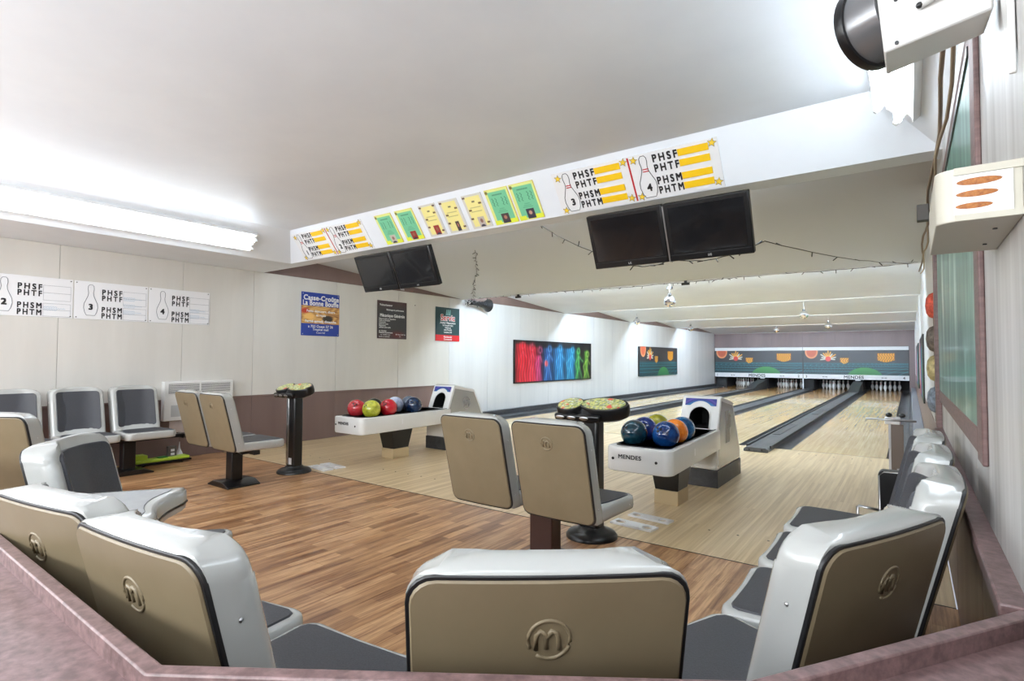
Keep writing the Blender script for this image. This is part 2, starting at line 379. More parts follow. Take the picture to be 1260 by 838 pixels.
# ---------------------------------------------------------------- fluorescent fixtures on the coves
def fixture(label, mid, run, normal, y0, y1):
    """mid: point (x,z) on the cove face, run: unit vector across the face, normal: out of the face"""
    t = frame('strip_light', label, 'lamp', (mid[0], y0, mid[1]), (0, 1, 0), (run[0], 0, run[1]), 'strip lights on the ceiling coves')
    L = y1-y0
    # local: x along the lane direction, y across, z out of (or into) the face
    za = Vector((0, 1, 0)).cross(Vector((run[0], 0, run[1]))); s = 1 if za.dot(Vector((normal[0], 0, normal[1]))) > 0 else -1
    def bx(a, b): return G().box((a[0], a[1], min(a[2]*s, b[2]*s)), (b[0], b[1], max(a[2]*s, b[2]*s)))
    ob('housing', bx((0, -.12, .0), (L, .12, .03)), m_white, t, bevel=.004)
    ob('spine', bx((.0, -.035, .03), (L, .035, .055)), m_white, t, bevel=.004)
    for q in (-1, 1):
        ob('reflector_lip', bx((0, q*.12-.004, .0), (L, q*.12+.004, .045)), m_white, t)
        ob('tube', G().cyl((.03, q*.062, .075*s), .0185, L-.06, 14, 'x'), m_tube, t, smooth='auto')
        for e in (0, L-.035): ob('socket', bx((e, q*.062-.012, .03), (e+.03, q*.062+.012, .1)), m_white, t, bevel=.003)
    return t
nl = Vector((.33, 0, -.37)).normalized(); 
fixture('long lit strip light on the left ceiling cove above the wall seats', (-6.185, 2.615), (.746, .666), (nl.x, nl.z), .86, 3.3)
fixture('unseen fill strip light added on the left ceiling cove, behind the viewer', (-6.185, 2.615), (.746, .666), (nl.x, nl.z), -1.9, .54)  # unseen fixture added behind the camera as fill
nr = Vector((-.33, 0, -.33)).normalized()
fixture('bright strip light partly hidden by the wall unit at upper right', (-.02, 2.64), (.707, -.707), (nr.x, nr.z), 1.15, 3.58)
fixture('unseen fill strip light added on the right ceiling cove, behind the viewer', (-.02, 2.64), (.707, -.707), (nr.x, nr.z), -1.9, .54)  # second unseen fill fixture, added on the right side

# ================================================================= lanes
for k, lc in enumerate((-6.175, -4.385, -2.595, -.805)):
    t = thing('bowling_lane', 'glossy maple bowling lane %s' % ('nearest the left wall, first of four', 'second from the left wall', 'between the left grey divider and the widest one', 'beside the right wall, nearest lane')[k], 'lane', (lc, 8.39, 0))
    ob('lane_bed', G().box((-.545, 0, -.1), (.545, 11.6, 0)), m_lane, t)
    ob('pin_deck', G().box((-.545, 11.6, -.1), (.545, 19.2, 0)), m_deck, t)
    for gq in lane_dots[lc]:
        gq.v = [(a-lc, b-8.39, c) for a, b, c in gq.v]; ob('dot', gq, m_ink, t)
    ob('foul_line', G().box((-.545, -.012, -.05), (.545, 0, .0008)), m_gasket, t)
def gutter(x0, x1, y0, y1, t):
    n = 8; r = (x1-x0)/2; pts = [(x0+r-r*math.cos(PI*i/n), -.09*math.sin(PI*i/n)) for i in range(n+1)]
    poly = [(x0, -.1)]+[(x0, 0)]+pts[1:-1]+[(x1, 0), (x1, -.1)]
    ob('gutter', G().prism(poly, 'y', y0, y1), m_gutter, t, smooth='auto')
for k, dc in enumerate((-5.28, -3.49, -1.70)):
    t = thing('lane_divider', 'grey gutter divider with raised middle cap %s' % ('between the two leftmost lanes', 'in the middle of the four lanes', 'running from the near ball return toward the pins')[k], 'divider')
    gutter(dc-.35, dc-.15, 8.39, 26.3, t); gutter(dc+.15, dc+.35, 8.39, 26.3, t)
    if k != 1:
        ob('cap', G().prism([(dc-.15, -.1), (dc-.15, .03), (dc-.12, .055), (dc+.12, .055), (dc+.15, .03), (dc+.15, -.1)], 'y', 8.0, 26.0), m_gutcap, t, bevel=.01)
        ob('end_plate', G().prism([(dc-.155, 0), (dc-.155, .035), (dc-.12, .062), (dc+.12, .062), (dc+.155, .035), (dc+.155, 0)], 'y', 7.9, 8.0), m_gutcap, t, bevel=.008)
        for q in (-.08, .08): ob('bolt_hole', G().cyl((dc+q, 7.897, .03), .014, .004, 12, 'y'), m_black, t)
        ob('ball_lift_cover', G().prism([(23.6, .05), (24.4, .22), (26.2, .38), (26.2, 0), (23.6, 0)], 'x', dc-.17, dc+.17), m_darkgrey, t, bevel=.01)
        for q in (-1, 1): ob('edge_track', G().box((dc+q*.15-.012, 8.1, .03), (dc+q*.15+.012, 24.5, .07)), m_darkgrey, t)
        ob('capping_plate', G().box((dc-.09, 9.5, .056), (dc+.02, 11.2, .06)), m_gutter, t); ob('capping_plate', G().box((dc-.05, 13.5, .056), (dc+.08, 15.0, .06)), m_gutter, t)
        ob('label_plate', G().box((dc-.09, 26.03, .40), (dc+.09, 26.04, .44)), m_whitep, t)
    else:
        ob('cap', G().prism([(dc-.15, -.1), (dc-.15, .02), (dc+.15, .02), (dc+.15, -.1)], 'y', 8.39, 26.3), m_gutcap, t, bevel=.006)
for q, (x0, x1, s_, lab) in enumerate(((XL, -6.72, -1, 'dark side gutter along the left wall'), (-.26, XR, 1, 'dark side gutter along the right wall'))):
    t = thing('side_gutter', lab, 'gutter')
    if s_ < 0:
        gutter(-6.98, -6.72, 8.39, 26.0, t); ob('ledge', G().box((XL+.004, 8.39, -.1), (-6.98, 26.0, .015)), m_gutcap, t); ob('kerb', G().box((XL+.004, 7.93, 0), (XL+.10, 26.0, .12)), m_darkgrey, t, bevel=.008)
    else:
        gutter(-.26, -.02, 8.39, 26.0, t); ob('ledge', G().box((-.02, 8.39, -.1), (XR-.002, 26.0, .02)), m_gutcap, t)
        ob('kerb', G().box((.03, 6.9, 0), (XR, 26.0, .18)), mat('blue_grey_kerb', (128, 130, 136), .4), t, bevel=.01)
# pit and pins
struct('pit_wall', G().box((XL, 27.8, -.1), (XR, 27.9, 1.9)).box((XL, 26.2, .62), (XR, 27.9, .75)), m_pit)
struct('pit_floor', G().box((XL, 27.59, -.2), (XR, 27.8, -.02)), m_pit)
for dx0, dx1, lb in ((XL, -6.86, 'at the left wall'), (-5.46, -5.10, 'between the two leftmost pin decks'), (-3.67, -3.31, 'at the middle of the pin decks'), (-1.88, -1.52, 'behind the widest divider'), (.0, XR, 'at the right wall')):
    kb = thing('kickback_panel', 'black partition board '+lb, 'partition')
    ob('board', G().box((dx0, 26.32, .0), (dx1, 27.78, .61)), m_pit, kb)
kb = thing('mask_post', 'thin white post under the joint of the two mask panels', 'post'); ob('post', G().box((-3.70, 26.02, 0), (-3.655, 26.06, .45)), m_whitep, kb)
prof = [(.026, 0), (.0285, .01), (.045, .07), (.060, .114), (.0555, .17), (.0375, .22), (.024, .255), (.0235, .27), (.029, .31), (.032, .345), (.027, .368), (.014, .379), (.001, .381)]
pin = thing('bowling_pin', 'x', 'pin')
ob('body', G().lathe(prof, n=14), m_pin, pin, smooth=True)
ob('neck_stripe', G().lathe([(.0252, .252), (.0252, .259)], n=14).lathe([(.0262, .275), (.0270, .283)], n=14), m_red, pin, smooth='auto')
def pin_label(k, r_, q):
    if r_ == 0: return 'front pin of the rack on the '+names4[k]
    if r_ == 1: return ('left', 'right')[q]+' pin in the second row of the rack, '+names4[k]
    if r_ == 2: return ('left', 'middle', 'right')[q]+' pin in the third row of the rack, '+names4[k]
    return ('far left', 'inner left', 'inner right', 'far right')[q]+' pin in the back row, '+names4[k]
first = True
names4 = ('lane nearest the left wall', 'second lane from the left', 'third lane from the left', 'lane beside the right wall')
for k, lc in enumerate((-6.175, -4.385, -2.595, -.805)):
    for r_ in range(4):
        for q in range(r_+1):
            loc = (lc+(q-r_/2)*.3048, 26.42+r_*.264, .001)
            lab = pin_label(k, r_, q)
            if first: pin.location = loc; pin['label'] = lab; pin['group'] = 'pins on the '+names4[k]; first = False
            else: dup(pin, loc, 0, lab, 'pins on the '+names4[k])

# ================================================================= printed art
def seg_d(U, V, a, b):
    ax, ay = a; bx, by = b; dx, dy = bx-ax, by-ay; t = np.clip(((U-ax)*dx+(V-ay)*dy)/(dx*dx+dy*dy+1e-9), 0, 1)
    return np.hypot(U-ax-t*dx, V-ay-t*dy)
def space_art(U, V):
    A = 3.64; X = U*A; Y = V*1.0
    img = np.ones(U.shape+(3,))*np.array((52, 51, 54.))
    low = V < .48
    img[low] = (20, 46, 54)
    d = np.clip((.48-V)/.48, 0, 1)
    for k in range(6): yk = .47-.47*(k/5)**1.5; img = mixc(img, (70, 150, 158), (1-np.abs(V-yk)/.014)*.9*(V < .49))
    vx = 1.25*A
    for k in range(-16, 9):
        xb = k*.52+1.2; xx = vx+(xb-vx)*(.25+.75*d) if True else xb
        img = mixc(img, (74, 158, 166), (1-np.abs(X-xx)/.022)*.85*(V < .48))
    img = mixc(img, (24, 60, 66), (1-np.abs(V-.47)/.02)*.3)
    r = np.hypot((X-2.2)/.62, (V+.12)/.42); g_ = r < 1
    img[g_] = np.stack([40+60*V[g_]*1.6, 105+110*V[g_]*1.2, 60+50*V[g_]], -1)
    r = np.hypot((X-.30)/.24, (V-.93)/.28); img = mixc(img, (228, 150, 100), (1.06-r)*9); img = mixc(img, (188, 92, 62), (.9-r)*5)
    cx, cy = .92, .64
    for k, a in enumerate(np.linspace(-.1, PI+.1, 11)):
        col = (236, 168, 62) if 4 <= k <= 7 or k == 2 else (214, 208, 190)
        L = .25+.04*(k % 3)
        e = (cx+math.cos(a)*L*.95, cy+math.sin(a)*L*1.0); img = mixc(img, col, (1-seg_d(X, Y, (cx, cy), e)/.028)*2.2)
    r = np.hypot(X-cx, V-cy); img = mixc(img, (206, 66, 60), (.115-r)*40)
    def badge(img, x, y, w_, h_, col):
        m = (np.abs(X-x) < w_/2) & (V < y+h_/2) & (V > y-h_/2-.08*np.cos((X-x)/w_*PI))
        img = mixc(img, (120, 62, 30), (1-np.maximum(np.abs(X-x)-w_/2, np.abs(V-y)-h_/2)/.03)*.9*(np.abs(X-x) < w_/2+.04)*(np.abs(V-y) < h_/2+.09))
        t = .5+.5*np.sin(X*75+3*np.sin(V*25)); img[m] = (np.array(col)*(.62+.38*t[m][:, None])); return img
    img = badge(img, 1.50, .60, .30, .15, (240, 170, 60)); img = badge(img, 2.92, .73, .56, .26, (246, 168, 40))
    return img
mask_mesh = None
for k, (x0, x1, nn, lab) in enumerate(((-7.33, -3.685, ('1', '2'), 'left'), (-3.67, -.02, ('3', '4'), 'right'))):
    cx = (x0+x1)/2; W = x1-x0
    t = frame('pin_mask', '%s illustrated mask panel with planet and green dome over lanes %s and %s' % (lab, nn[0], nn[1]), 'sign', (cx, 26.04, 1.14), (1, 0, 0), (0, 0, 1))
    ob('board', G().box((-W/2, -.52, -.03), (W/2, .5, -.002)), m_black, t)
    p = paint('picture', W-.03, 1.02, 240, 76, space_art, t, .001, 0, 0, mask_mesh); mask_mesh = p.data
    ob('upper_strip', G().box((-W/2, .50, -.03), (W/2, .64, .02)), m_whitep, t, bevel=.004)
    ob('lower_strip', G().box((-W/2, -.69, -.03), (W/2, -.50, .02)), m_whitep, t, bevel=.004)
    text('MENDES', .17, m_ink, t, .0, -.655, .022, 'CENTER', .004, 1.05)
    text(nn[0], .14, m_ink, t, -W/2+.12, -.645, .022, 'CENTER', .003); text(nn[1], .14, m_ink, t, W/2-.16, -.645, .022, 'CENTER', .003)
    for q in (-1, 1): text('▪▪ ▪▪' if False else 'oo oo', .07, m_ink, t, q*W*.28, -.62, .022, 'CENTER', .002)

def dancers(U, V):
    X = U*3.73; img = np.ones(U.shape+(3,))*np.array((14, 14, 20.))
    def glow(img, x, y0, y1, w_, col, s=1.):
        d = np.hypot((X-x)/w_, np.maximum(np.maximum(y0-V, V-y1), 0)/.06); return mixc(img, col, np.exp(-d*d*1.2)*s)
    img = glow(img, .30, .0, .88, .38, (214, 22, 40), 1.); img = glow(img, .55, .0, .80, .34, (216, 24, 48), .9); img = glow(img, .72, .0, .82, .22, (216, 28, 56), 1.); img = glow(img, .98, .0, .6, .16, (204, 40, 98), .95)
    for x, c in ((1.40, (34, 92, 168)), (2.02, (36, 128, 186)), (1.85, (26, 110, 170)), (2.45, (30, 118, 170)), (2.62, (34, 130, 178))):
        img = glow(img, x, .0, .8, .23, c, .9)
    for x, c in ((2.95, (52, 150, 74)), (3.42, (104, 178, 52))): img = glow(img, x, .05, .75, .13, c, .75)
    def fig(img, x, col, lean=0, s=.04, wide=.16, hy=.80):
        head = (x+lean, hy); sh = (x+lean*.7, hy-.14); hip = (x, hy-.4)
        S = [(sh, hip), (hip, (x-wide, .05)), (hip, (x+wide, .04)), (sh, (x-wide*1.2, hy-.34)), (sh, (x+wide*1.3, hy-.28)), ((x-wide*1.2, hy-.34), (x-wide*.8, hy-.5))]
        d = np.minimum.reduce([seg_d(X, V*1.0, a, b) for a, b in S]); d = np.minimum(d, np.abs(np.hypot(X-head[0], V-head[1])-.07))
        img = mixc(img, col, np.exp(-(d/(s*1.5))**2)*.5); return mixc(img, (255, 255, 255), np.exp(-(d/(s*.35))**2)*.16)
    for a in ((.33, (250, 40, 60), 0, .05, .12, .88), (.72, (250, 50, 80), 0, .05, .10, .84), (1.02, (230, 70, 140), .05, .04, .1, .78), (1.45, (60, 140, 225), .06, .04, .14, .82),
              (2.02, (50, 160, 220), 0, .05, .15, .84), (2.55, (50, 170, 210), .12, .04, .16, .80), (3.02, (90, 210, 90), -.03, .03, .16, .78), (3.45, (170, 225, 70), .06, .03, .15, .70)): img = fig(img, *a)
    r = np.hypot(X-1.35, V-.45); img = mixc(img, (236, 96, 100), (1.2-r/.09)*1.5)
    img *= (.86+.14*np.sin(X*60+np.sin(V*9)*2))[..., None]
    e = np.minimum(np.minimum(U*3.73, (1-U)*3.73), np.minimum(V, 1-V)); img[e < .02] = (14, 14, 16); return img
def wallframe(name, label, cat, y0, y1, z0, z1, t_=.02, m=None, group=None):
    t = frame(name, label, cat, (XL+t_+.002, (y0+y1)/2, (z0+z1)/2), (0, 1, 0), (0, 0, 1), group); W, H = y1-y0, z1-z0
    ob('board', G().box((-W/2, -H/2, -t_), (W/2, H/2, 0)), m or m_black, t, bevel=.002, seg=1); return t, W, H
t, W, H = wallframe('wall_painting', 'long black panel painted with glowing red, blue and green dancing figures', 'painting', 10.08, 13.80, .675, 1.68, .04)
paint('picture', W-.01, H-.01, 230, 64, dancers, t)
t, W, H = wallframe('wall_painting', 'dark space scene panel with planet and green dome on the left wall', 'painting', 17.18, 20.89, .665, 1.67, .04)
paint('picture', W-.01, H-.01, 240, 76, space_art, t, me=mask_mesh)
# advertising posters
def food(U, V):
    n = np.sin(U*19+4*np.sin(V*11))*np.sin(V*23+3*np.sin(U*7)); img = np.ones(U.shape+(3,))*np.array((196, 146, 84.)); img = mixc(img, (236, 196, 120), n*.9); img = mixc(img, (120, 74, 40), -n*.8)
    img = mixc(img, (60, 50, 42), (1-np.hypot((U-.68)/.16, (V-.3)/.22))*3); img = mixc(img, (190, 60, 40), (1-np.hypot((U-.1)/.14, (V-.7)/.2))*2); img = mixc(img, (238, 190, 110), (1-np.hypot((U-.2)/.2, (V-.4)/.25))*2)
    return img
m_blue = mat('royal_blue_print', (36, 62, 150), .4); m_dkbrown = mat('dark_maroon_print', (78, 52, 52), .4); m_bottle = mat('bottle_green_print', (24, 58, 60), .4)
t, W, H = wallframe('snack_bar_poster', 'blue poster with a food photo band and white lettering', 'poster', 4.68, 5.35, 1.585, 2.245, .008, m_blue)
paint('food_photo', W, .27, 60, 30, food, t, .002, 0, -.01)
text('Casse-Croûte', .105, m_whiteink, t, .01, .215, .002, 'CENTER', .003); text('La Bonne Bouffe', .105, m_whiteink, t, 0, .135, .002, 'CENTER', .003, .86)
text('Petits déjeuners, dîners', .05, m_whiteink, t, 0, .03, .004, 'CENTER', .001); text('et repas', .05, m_whiteink, t, .0, -.03, .004, 'CENTER', .001)
text('Fermé samedi, dimanche', .052, m_whiteink, t, 0, -.125, .004, 'CENTER', .002)
text('a 752 Ouest 57 26', .055, m_whiteink, t, 0, -.205, .002, 'CENTER', .001); text('Tropical mall', .05, m_whiteink, t, 0, -.25, .002, 'CENTER', .001); text('Courriel', .042, m_whiteink, t, 0, -.295, .002, 'CENTER')
for sx_ in (-1, 1):
    for sy_ in (-1, 1): ob('screw', G().cyl((sx_*.31, sy_*.305, 0), .007, .004, 10), m_chrome, t)
t, W, H = wallframe('mechanic_poster', 'dark maroon and charcoal poster with small white text lines', 'poster', 6.12, 6.79, 1.585, 2.245, .008, m_dkbrown)
paint('background', W-.004, H-.004, 24, 24, lambda U, V: np.array((54, 54, 56.))[None, None]+np.clip(np.abs(V-.47)*2.4-.55, 0, 1)[..., None]*np.array((30, -2, -2.))+(np.clip(1-np.hypot((U-.68)/.3, (V-.12)/.12), 0, 1))[..., None]*np.array((50, -20, -20.)), t)
text('Mécanique Générale', .075, m_whiteink, t, 0, .05, .004, 'CENTER', .002, .86); text('Vulcanisateur', .05, m_whiteink, t, -.29, .24, .004, 'LEFT', .001); text('Réusinage et performance', .036, m_whiteink, t, -.14, .165, .004, 'LEFT', .001)
for k, s_ in enumerate(('Mise au point et réparation', 'freins et direction', 'suspension', 'pneus et roues', 'alignement', 'système antirouille', '', 'air climatisé')):
    if s_: text(s_, .032, m_whiteink, t, -.30, .005-k*.03, .004, 'LEFT', .0005)
text('Heures d\'ouverture', .036, m_whiteink, t, -.30, -.235, .004, 'LEFT', .001); text('sur rendez-vous', .032, m_whiteink, t, -.27, -.27, .004); text('lundi au vendredi', .032, m_whiteink, t, -.30, -.305, .004)
ob('red_badge', G().cyl((.09, -.25, 0), .012, .005, 10), m_whiteink, t); text('Auto-Service', .034, m_whiteink, t, .12, -.26, .004); text('inc.', .03, m_whiteink, t, .16, -.295, .004)
t, W, H = wallframe('service_poster', 'bottle green poster with red lettering and red bottom band', 'poster', 7.535, 8.22, 1.585, 2.245, .008, m_bottle)
ob('red_band', G().box((-W/2, -H/2, 0), (W/2, -H/2+.12, .002)), m_red, t)
text('Servic', .16, m_whiteink, t, 0, .075, .002, 'CENTER', .012); text('Servic', .16, m_red, t, 0, .075, .004, 'CENTER', .003)
for k in range(4): ob('logo_stripe', G().add([(-.06+k*.035, .18, .0), (-.035+k*.035, .18, .0), (-.025+k*.035, .29, .0), (-.04+k*.035, .29, .0), (-.06+k*.035, .18, .003), (-.035+k*.035, .18, .003), (-.025+k*.035, .29, .003), (-.04+k*.035, .29, .003)], [(0, 1, 2, 3), (4, 5, 6, 7), (0, 1, 5, 4), (1, 2, 6, 5), (2, 3, 7, 6), (3, 0, 4, 7)]), mat('pale_teal', (120, 170, 172), .5), t)
for k, (s_, z_) in enumerate((('Atelier Réparation', .056), ('St-François (Qc)', .042), ('Téléphone', .038), ('450 773-2570', .038), ('Cellulaire 230', .038))): text(s_, z_, m_whiteink, t, 0, .01-k*.045, .003, 'CENTER', .001)
text('Résidentiel', .05, m_whiteink, t, 0, -.265, .004, 'CENTER', .001); text('Commercial', .045, m_whiteink, t, 0, -.31, .004, 'CENTER', .001)

# league record signs
def pin_pts(cx, y0, h, wd):
    pr = [(.30, 0), (.42, .10), (.50, .25), (.47, .38), (.32, .52), (.20, .64), (.17, .74), (.22, .86), (.20, .95), (.10, 1)]
    R = [(cx+a*wd, y0+b*h) for a, b in pr]; Lf = [(cx-a*wd, y0+b*h) for a, b in reversed(pr)]; return R+Lf
def star_poly(cx, cy, r): return [(cx+(r if k % 2 == 0 else r*.42)*math.sin(PI*k/5+.25), cy+(r if k % 2 == 0 else r*.42)*math.cos(PI*k/5+.25)) for k in range(10)]
def outline(pts, z, r, m, parent, name='pin_outline', closed=True):
    return ob(name, G().tube([(a, b, z) for a, b in pts], r, 4, closed), m, parent)
def record_half(t, x0, num, y0, leftstar=True):
    outline(pin_pts(x0+.12, y0+.01, .315, .13), .002, .0022, m_ink, t)
    text(num, .075, m_ink, t, x0+.125, y0+.06, .002, 'CENTER', .003, name='number')
    for q in (.205, .222): ob('neck_stripe', G().box((x0+.102, y0+q, .001), (x0+.148, y0+q+.007, .003)), m_red, t)
    for s_, yy in (('PHSF', .292), ('PHTF', .218), ('PHSM', .125), ('PHTM', .052)):
        text(s_, .076, m_ink, t, x0+.19, y0+yy-.027, .002, 'LEFT', .0028, 1, fit=.182, sp=1.45)
        ob('yellow_bar', G().box((x0+.378, y0+yy-.023, 0), (x0+.588, y0+yy+.025, .006)), m_yellow, t)
sl = Vector((0, -.596, .803))
bc = Vector((0, 3.9, 2.452)); nrm = Vector((1, 0, 0)).cross(sl)
for (xa, nn, lab) in ((-6.02, ('1', '2'), 'left record sign with yellow bars, above the small twin screens'), (-2.315, ('3', '4'), 'right record sign with yellow bars, above the large twin screens')):
    o = bc+sl*.18+nrm*.008
    t = frame('record_sign', lab, 'sign', (xa+.65, o.y, o.z), (1, 0, 0), sl)
    ob('board', G().box((-.65, -.172, -.006), (.65, .175, 0)), m_whitep, t)
    record_half(t, -.65, nn[0], -.165); record_half(t, .0, nn[1], -.165)
    ob('red_divider', G().box((.002, -.165, 0), (.014, .168, .002)), m_red, t)
    for (sx_, sy_) in ((-.60, .13), (-.61, -.14), (-.03, .145), (.05, .14), (-.03, -.135), (.05, -.14), (.615, .145), (.615, -.13)):
        pl_ = star_poly(sx_, sy_, .032); ob('star', G().prism([(a, b) for a, b in pl_], 'z', .0005, .003), m_star, t); outline(pl_, .003, .0015, m_ink, t, 'star_outline')
for k, (ya, yb, num) in enumerate(((1.22, 1.93, '2'), (1.94, 2.65, '3'), (2.66, 3.36, '4'))):
    t, W, H = wallframe('record_board', 'white record board with pin outline, %s on the left wall' % ('numbered two, leftmost', 'numbered three', 'numbered four, nearest the posters')[k], 'sign', ya, yb, 1.665, 2.085, .006, m_whitep)
    x0 = -W/2
    outline(pin_pts(x0+.15, -.165, .34, .13), .002, .0024, m_inkgrey, t); text(num, .085, m_ink, t, x0+.15, -.10, .002, 'CENTER', .004, name='number')
    for s_, yy in (('PHSF', .104), ('PHTF', .036), ('PHSM', -.092), ('PHTM', -.162)):
        text(s_, .080, m_ink, t, x0+.25, yy-.028, .002, 'LEFT', .0028, 1, fit=.195, sp=1.45)
    for (c_, d_) in ((-.03, .126), (-.198, -.064)):
        outline([(x0+.458, c_), (x0+.690, c_), (x0+.690, d_), (x0+.458, d_)], .001, .0013, m_inkgrey, t, 'entry_box'); outline([(x0+.458, (c_+d_)/2), (x0+.690, (c_+d_)/2)], .001, .0013, m_inkgrey, t, 'entry_line', False)
    rows = {0: [-.145], 1: [.015, -.065, -.14], 2: [-.07, -.145]}[k]
    for yy in rows:
        for q in range(3):
            a = [(x0+.46+.185*u_/24, yy+.014+q*.016+.006*math.sin(u_*2.3+q)) for u_ in range(0, 25) if u_ < 16 or q == 1]
            outline(a, .001, .0016, m_inkblue, t, 'handwriting', False)
    for a in (-W/2+.02, W/2-.02):
        for b in (-.19, .19): ob('screw', G().cyl((a, b, 0), .006, .003, 8), m_steel, t)
# certificates between the record signs
def cert(kind, seed):
    r_ = np.random.default_rng(seed); skin = ((176, 120, 100), (150, 96, 74), (196, 150, 128), (140, 100, 90))[seed % 4]
    def f(U, V):
        if kind == 'g':
            img = np.ones(U.shape+(3,))*np.array((218, 226, 140.)); inn = (U > .10) & (U < .93) & (V > .06) & (V < .93); img[inn] = (116, 194, 152)
            img = mixc(img, (222, 232, 70), (V < .12)*(U > .55)*1.); img = mixc(img, (222, 232, 70), (V < .12)*(U < .3)*1.)
            for x in (.24, .38, .66, .80): img = mixc(img, (40, 90, 72), (1-np.abs(U-x+.02*np.sin(V*70))/.018)*(V > .52)*(V < .76)*1.2)
            img = mixc(img, (36, 80, 66), (1-np.abs(V-.84)/.025)*(np.abs(U-.5) < .22)*(.6+.4*np.sin(U*120)))
            for y in (.44, .39, .345): img = mixc(img, (60, 120, 96), (1-np.abs(V-y)/.012)*(np.abs(U-.5) < .1+.3*(.44-y)*4)*(.7+.3*np.sin(U*170)))
            img = mixc(img, (120, 110, 50), (1-np.hypot((U-.06)/.08, (V-.93)/.06))*2)
            px, py, pw, ph = .52, .155, .17, .135
        else:
            img = np.ones(U.shape+(3,))*np.array((206, 204, 196.)); inn = (U > .10) & (U < .9) & (V > .05) & (V < .94); img[inn] = (232, 222, 146)
            img = mixc(img, (60, 58, 60), (1-np.abs(V-.79)/.03)*(np.abs(U-.5) < .08))
            for y in (.62, .50): img = mixc(img, (110, 110, 80), (1-np.abs(V-y)/.014)*(np.abs(U-.5) < .28)*(.7+.3*np.sin(U*150)))
            for (x, y) in ((.08, .93), (.14, .3), (.88, .14), (.8, .72), (.2, .55), (.9, .93))[:4+seed % 3]:
                img = mixc(img, (86, 60, 44), (1-np.hypot((np.abs(U-x)-.035)/.045, (V-y)/.035))*3)
            px, py, pw, ph = .56, .18, (.17 if seed % 2 else .10), .15
        m = (np.abs(U-px) < pw) & (np.abs(V-py) < ph); img[m] = ((70, 60, 62), (150, 52, 48), (58, 54, 70), (190, 180, 170))[seed % 4]
        img = mixc(img, skin, (1-np.hypot((U-px)/(pw*.5), (V-py-ph*.2)/(ph*.5)))*3); img = mixc(img, (50, 50, 72), (1-np.hypot((U-px)/(pw*.8), (V-py+ph*.95)/(ph*.5)))*3*m)
        return img
    return f
certs = [(-4.50, -4.25, 'g', 3, 'leftmost green certificate with a small portrait'), (-4.19, -3.94, 'g', 1, 'second green certificate, right beside the leftmost one'), (-3.85, -3.63, 'y', 5, 'yellow butterfly certificate nearest the left green pair'),
         (-3.58, -3.35, 'y', 4, 'middle yellow butterfly certificate with narrow red photo'), (-3.29, -3.06, 'y', 7, 'yellow butterfly certificate nearest the right green pair'), (-3.02, -2.77, 'g', 4, 'green certificate with dark portrait, right of the yellow ones'), (-2.75, -2.50, 'g', 2, 'rightmost green certificate, beside the right record sign')]
for (a, b, kd, sd, lab) in certs:
    o = bc+sl*.185+nrm*.008
    t = frame('certificate', lab, 'certificate', ((a+b)/2, o.y, o.z), (1, 0, 0), sl, 'certificates on the ceiling beam')
    ob('backing', G().box((-(b-a)/2, -.165, -.005), ((b-a)/2, .165, 0)), m_whitep if kd == 'y' else m_star, t)
    paint('print', b-a-.004, .326, 60, 80, cert(kd, sd), t, .001)

# ---------------------------------------------------------------- screens under the beam
def tv(xc, w_, h_, label, lgx):
    o = Vector((xc, 3.965, 2.195)); ya = Vector((0, -.40, .917))
    t = frame('screen', label, 'television', o, (1, 0, 0), ya, 'screens hung under the beam')
    ob('case', G().box((-w_/2, -h_/2, -.06), (w_/2, h_/2, 0)), m_black, t, bevel=.008)
    ob('back_bulge', G().box((-w_*.35, -h_*.35, -.10), (w_*.35, h_*.35, -.055)), m_black, t, bevel=.02)
    ob('glass', G().box((-w_/2+.035, -h_/2+.06, -.004), (w_/2-.035, h_/2-.035, .002)), m_screen, t)
    ob('lower_bezel', G().box((-w_/2+.01, -h_/2+.006, -.004), (w_/2-.01, -h_/2+.05, .004)), m_black, t, bevel=.003)
    text('LG', .022, m_whiteink, t, 0, -h_/2+.02, .005, 'CENTER', name='maker_mark')
    ob('mount_arm', G().box((-.03, -.02, -.16), (.03, .02, -.09)), m_steel, t)
    return t
tv(-1.79, .625, .44, 'left screen of the large pair under the right record sign', 0)
tv(-1.165, .60, .44, 'right screen of the large pair under the right record sign', 0)
tv(-4.785, .585, .42, 'left screen of the small pair under the left record sign', 0)
tv(-4.19, .585, .42, 'right screen of the small pair under the left record sign', 0)
for xc, lab in ((-1.4715, 'metal hanging bracket between the large pair of screens'), (-4.4875, 'metal hanging bracket between the small pair of screens')):
    t = thing('screen_bracket', lab, 'bracket', (xc, 3.965, 2.195))
    ob('drop_post', G().box((-.012, .10, .02), (.012, .125, .257)), m_chrome, t); ob('cross_bar', G().box((-.40, .085, .0), (.40, .10, .04)), m_steel, t)
    sy = lambda z: -z*.436
    ob('strap', G().loft([[(-.005, sy(-.20)+.01, -.20), (.005, sy(-.20)+.01, -.20), (.005, sy(-.20)+.06, -.20), (-.005, sy(-.20)+.06, -.20)], [(-.005, sy(.19)+.01, .19), (.005, sy(.19)+.01, .19), (.005, sy(.19)+.06, .19), (-.005, sy(.19)+.06, .19)]]), m_chrome, t)

